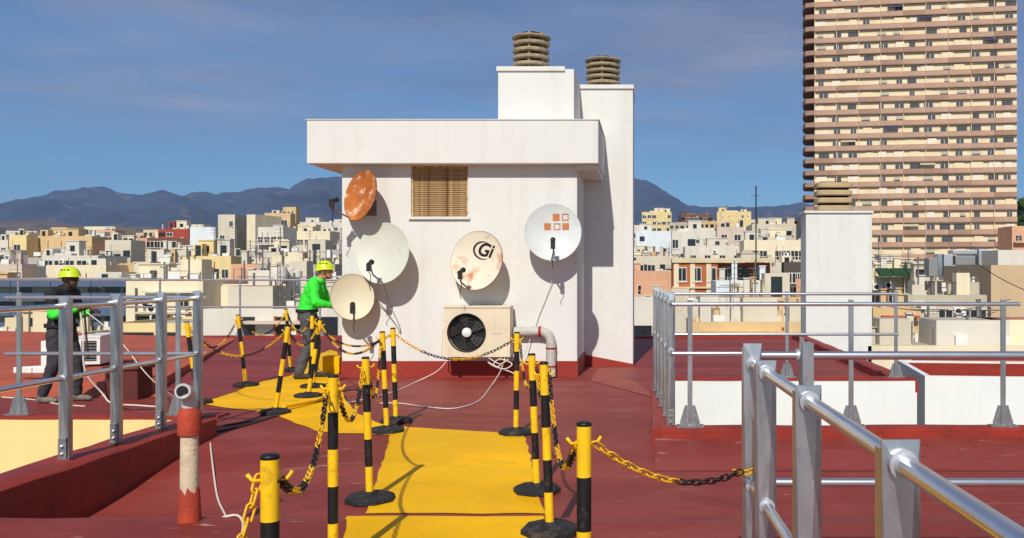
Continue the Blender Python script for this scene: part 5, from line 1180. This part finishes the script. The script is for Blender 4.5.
g = MB(); g.box(-.14, .14, -.1, .1, 0, .36); o = g.build('plastered_block', 'patio_white', loc=(P(55, 0, 13.0).x, 13.0, .20), bevel=.01); tag(o, 'small cream plastered block left of the worker in black', 'block')
rr = random.Random(3)
for k in range(6):
    w_ = rr.uniform(.07, .12); g = MB(); g.box(-w_, w_, -.05, .05, 0, rr.uniform(.06, .09), M=Matrix.Rotation(rr.uniform(-.3, .3), 4, 'Z')); x_ = P(22 + k * 6.6, 0, 11.75).x
    tag(g.build('brick', 'patio_white', loc=(x_, 11.75, .235), bevel=.008), ('leftmost', 'second from left', 'third from left', 'third from right', 'second from right', 'rightmost')[k] + ' loose whitish brick in the row along the terrace edge', 'brick', 'loose bricks along the terrace edge')
p_ = G(121, 400); T = thing('chimney_block', 'chimney block with its shade painted dark red, right of the worker in black', 'hatch', (p_.x, p_.y, 0))
g = MB(); g.box(-.20, .20, 0, .34, -.01, .36); g.build('block_body', 'box_dark', T, bevel=.015)  # shaded side of a chimney block, its shade put into the colour
g = MB(); g.box(-.22, .22, -.02, .36, .361, .40); g.build('block_lid', 'box_dark', T, bevel=.01)
g = MB(); g.tube([(-.08, .1, .40), (-.08, .1, .45), (.08, .1, .45), (.08, .1, .40)], .01, 6); g.build('handle', 'chain_black', T)
p_ = P(333, 373, 13.75); g = MB(); g.box(-.13, .13, -.1, .14, 0, .26); o = g.build('yellow_step', 'path_yellow', loc=(p_.x, 13.75, .007), bevel=.012); tag(o, 'small yellow painted step at the stair house corner beside the worker in green', 'step')
a, b = G(284, 408.5), G(334, 399); g = MB(); g.tube([a + Vector((0, 0, .03)), b + Vector((0, 0, .03))], .026, 12); tag(g.build('lying_bar', 'post_yellow', smooth=True), 'yellow bar lying on the walkway behind the nearer left posts', 'bar')

# ------------------------------------------------------------------ ropes and cables
def cable(label, pts, r=.007, m='cable_white', name='cable', cat='cable'):
    pts = [Vector(p_) for p_ in pts]; out = []
    for i in range(len(pts) - 1):
        p0, p1, p2, p3 = pts[max(i - 1, 0)], pts[i], pts[i + 1], pts[min(i + 2, len(pts) - 1)]
        for k in range(6):
            t = k / 6; out.append(.5 * ((2 * p1) + (p2 - p0) * t + (2 * p0 - 5 * p1 + 4 * p2 - p3) * t * t + (-p0 + 3 * p1 - 3 * p2 + p3) * t ** 3))
    out.append(pts[-1]); g = MB(); g.tube(out, r, 6); return tag(g.build(name, m, smooth=True, sharp=80), label, cat)
def fl(x, y, z=0.0): p_ = G(x, y, z); return Vector((p_.x, p_.y, z + .009 + (floor_z(p_.x, p_.y) if z == 0 else 0)))
cable('pale rope running over the roof from the left kerb to the crease', [(-4.2, 8.3, .19), fl(208, 425), fl(211, 447), fl(217, 474), fl(226, 498), (fl(236, 511).x, YE + .03, .02), (fl(241, 514, .06).x, YE - .06, .072), fl(243, 525, .06), fl(240, 545, .06)], .008, name='rope', cat='rope')
hand = Vector((w1.x + .24, w1.y - .15, 1.10))
cable('pale rope falling from the hands of the worker in black to the floor', [hand + Vector((-.05, 0, 0)), hand + Vector((.0, -.02, -.25)), hand + Vector((.04, -.05, -.7)), Vector((w1.x + .42, w1.y - .1, .12)), fl(112, 404), fl(135, 406), fl(165, 408)], .010, name='rope', cat='rope')
cable('thin pale line stretched from the worker in black to the right', [hand, hand + Vector((.5, -.2, -.3)), hand + Vector((1.0, -.4, -.75)), fl(185, 405)], .006, name='rope', cat='rope')
cable('dark tool rope hanging down in front of the worker in black', [hand + Vector((0, 0, .03)), hand + Vector((.03, -.01, -.3)), hand + Vector((.06, -.02, -.55))], .012, 'cable_dark', name='rope', cat='rope')
cable('white cable lying on the floor left of the worker in black', [fl(2, 398), fl(30, 400), fl(60, 405), fl(85, 407)], .008)
cable('white cable snaking from under the air conditioner to the left corner posts', [P(446, 362, 12.9), P(436, 372, 12.7), fl(415, 383), fl(395, 392), fl(365, 400), fl(345, 404)], .007)
cable('white cable looping forward on the floor from under the air conditioner', [P(505, 358, 12.9), P(500, 372, 12.7), fl(490, 388), fl(478, 402), fl(455, 409), fl(430, 408), fl(400, 404), fl(380, 404)], .007)
cable('tangled white cable bunch below the right end of the air conditioner', [P(489, 358, 12.85), P(500, 364, 12.8), P(508, 359, 12.85), P(497, 367, 12.8), P(488, 362, 12.85), P(503, 369, 12.75), P(512, 364, 12.8), P(500, 359, 12.82), P(494, 366, 12.8), P(511, 372, 12.75), P(517, 377, 12.75)], .008)
cable('pair of thin white cables from the blue grey dish down to the lagged pipe', [P(551, 262, 13.1), P(552, 280, 13.24), P(546, 298, 13.27), P(538, 318, 13.27), P(527, 348, 13.2), P(520, 366, 13.15)], .006)
cable('grey cable loop hanging under the large greenish dish', [P(384, 285, 13.1), P(390, 305, 13.25), P(398, 322, 13.27), P(400, 332, 13.26), P(394, 322, 13.27), P(376, 300, 13.2), P(365, 305, 13.1)], .007, 'grey_metal')
cable('dark cable lying along the floor left of the walkway behind the second post', [fl(206, 434), fl(230, 430), fl(256, 423), fl(272, 418), fl(290, 413)], .012, 'cable_dark')
cable('second dark cable lying along the floor left of the walkway', [fl(212, 428), fl(238, 424), fl(262, 420), fl(280, 414)], .009, 'cable_dark')
cable('dark cable curling on the floor below the left wall corner', [fl(343, 392), fl(356, 390), fl(368, 396), fl(360, 404), fl(348, 402), fl(345, 396)], .008, 'cable_dark')

# ------------------------------------------------------------------ haze
hz = MB(); hz.box(-9500, 9500, -600, 9300, -40, 1000)
hm = bpy.data.materials.new('haze'); hm.use_nodes = True; t = hm.node_tree; t.nodes.clear(); oo = t.nodes.new('ShaderNodeOutputMaterial'); pv = t.nodes.new('ShaderNodeVolumePrincipled')
pv.inputs['Color'].default_value = (0.32, 0.54, 1.0, 1); pv.inputs['Density'].default_value = HAZE; pv.inputs['Anisotropy'].default_value = 0.0; t.links.new(pv.outputs[0], oo.inputs['Volume'])
MATS['haze'] = hm
tag(hz.build('haze', 'haze'), 'thin bluish air over the town and mountains', 'haze', kind='stuff')
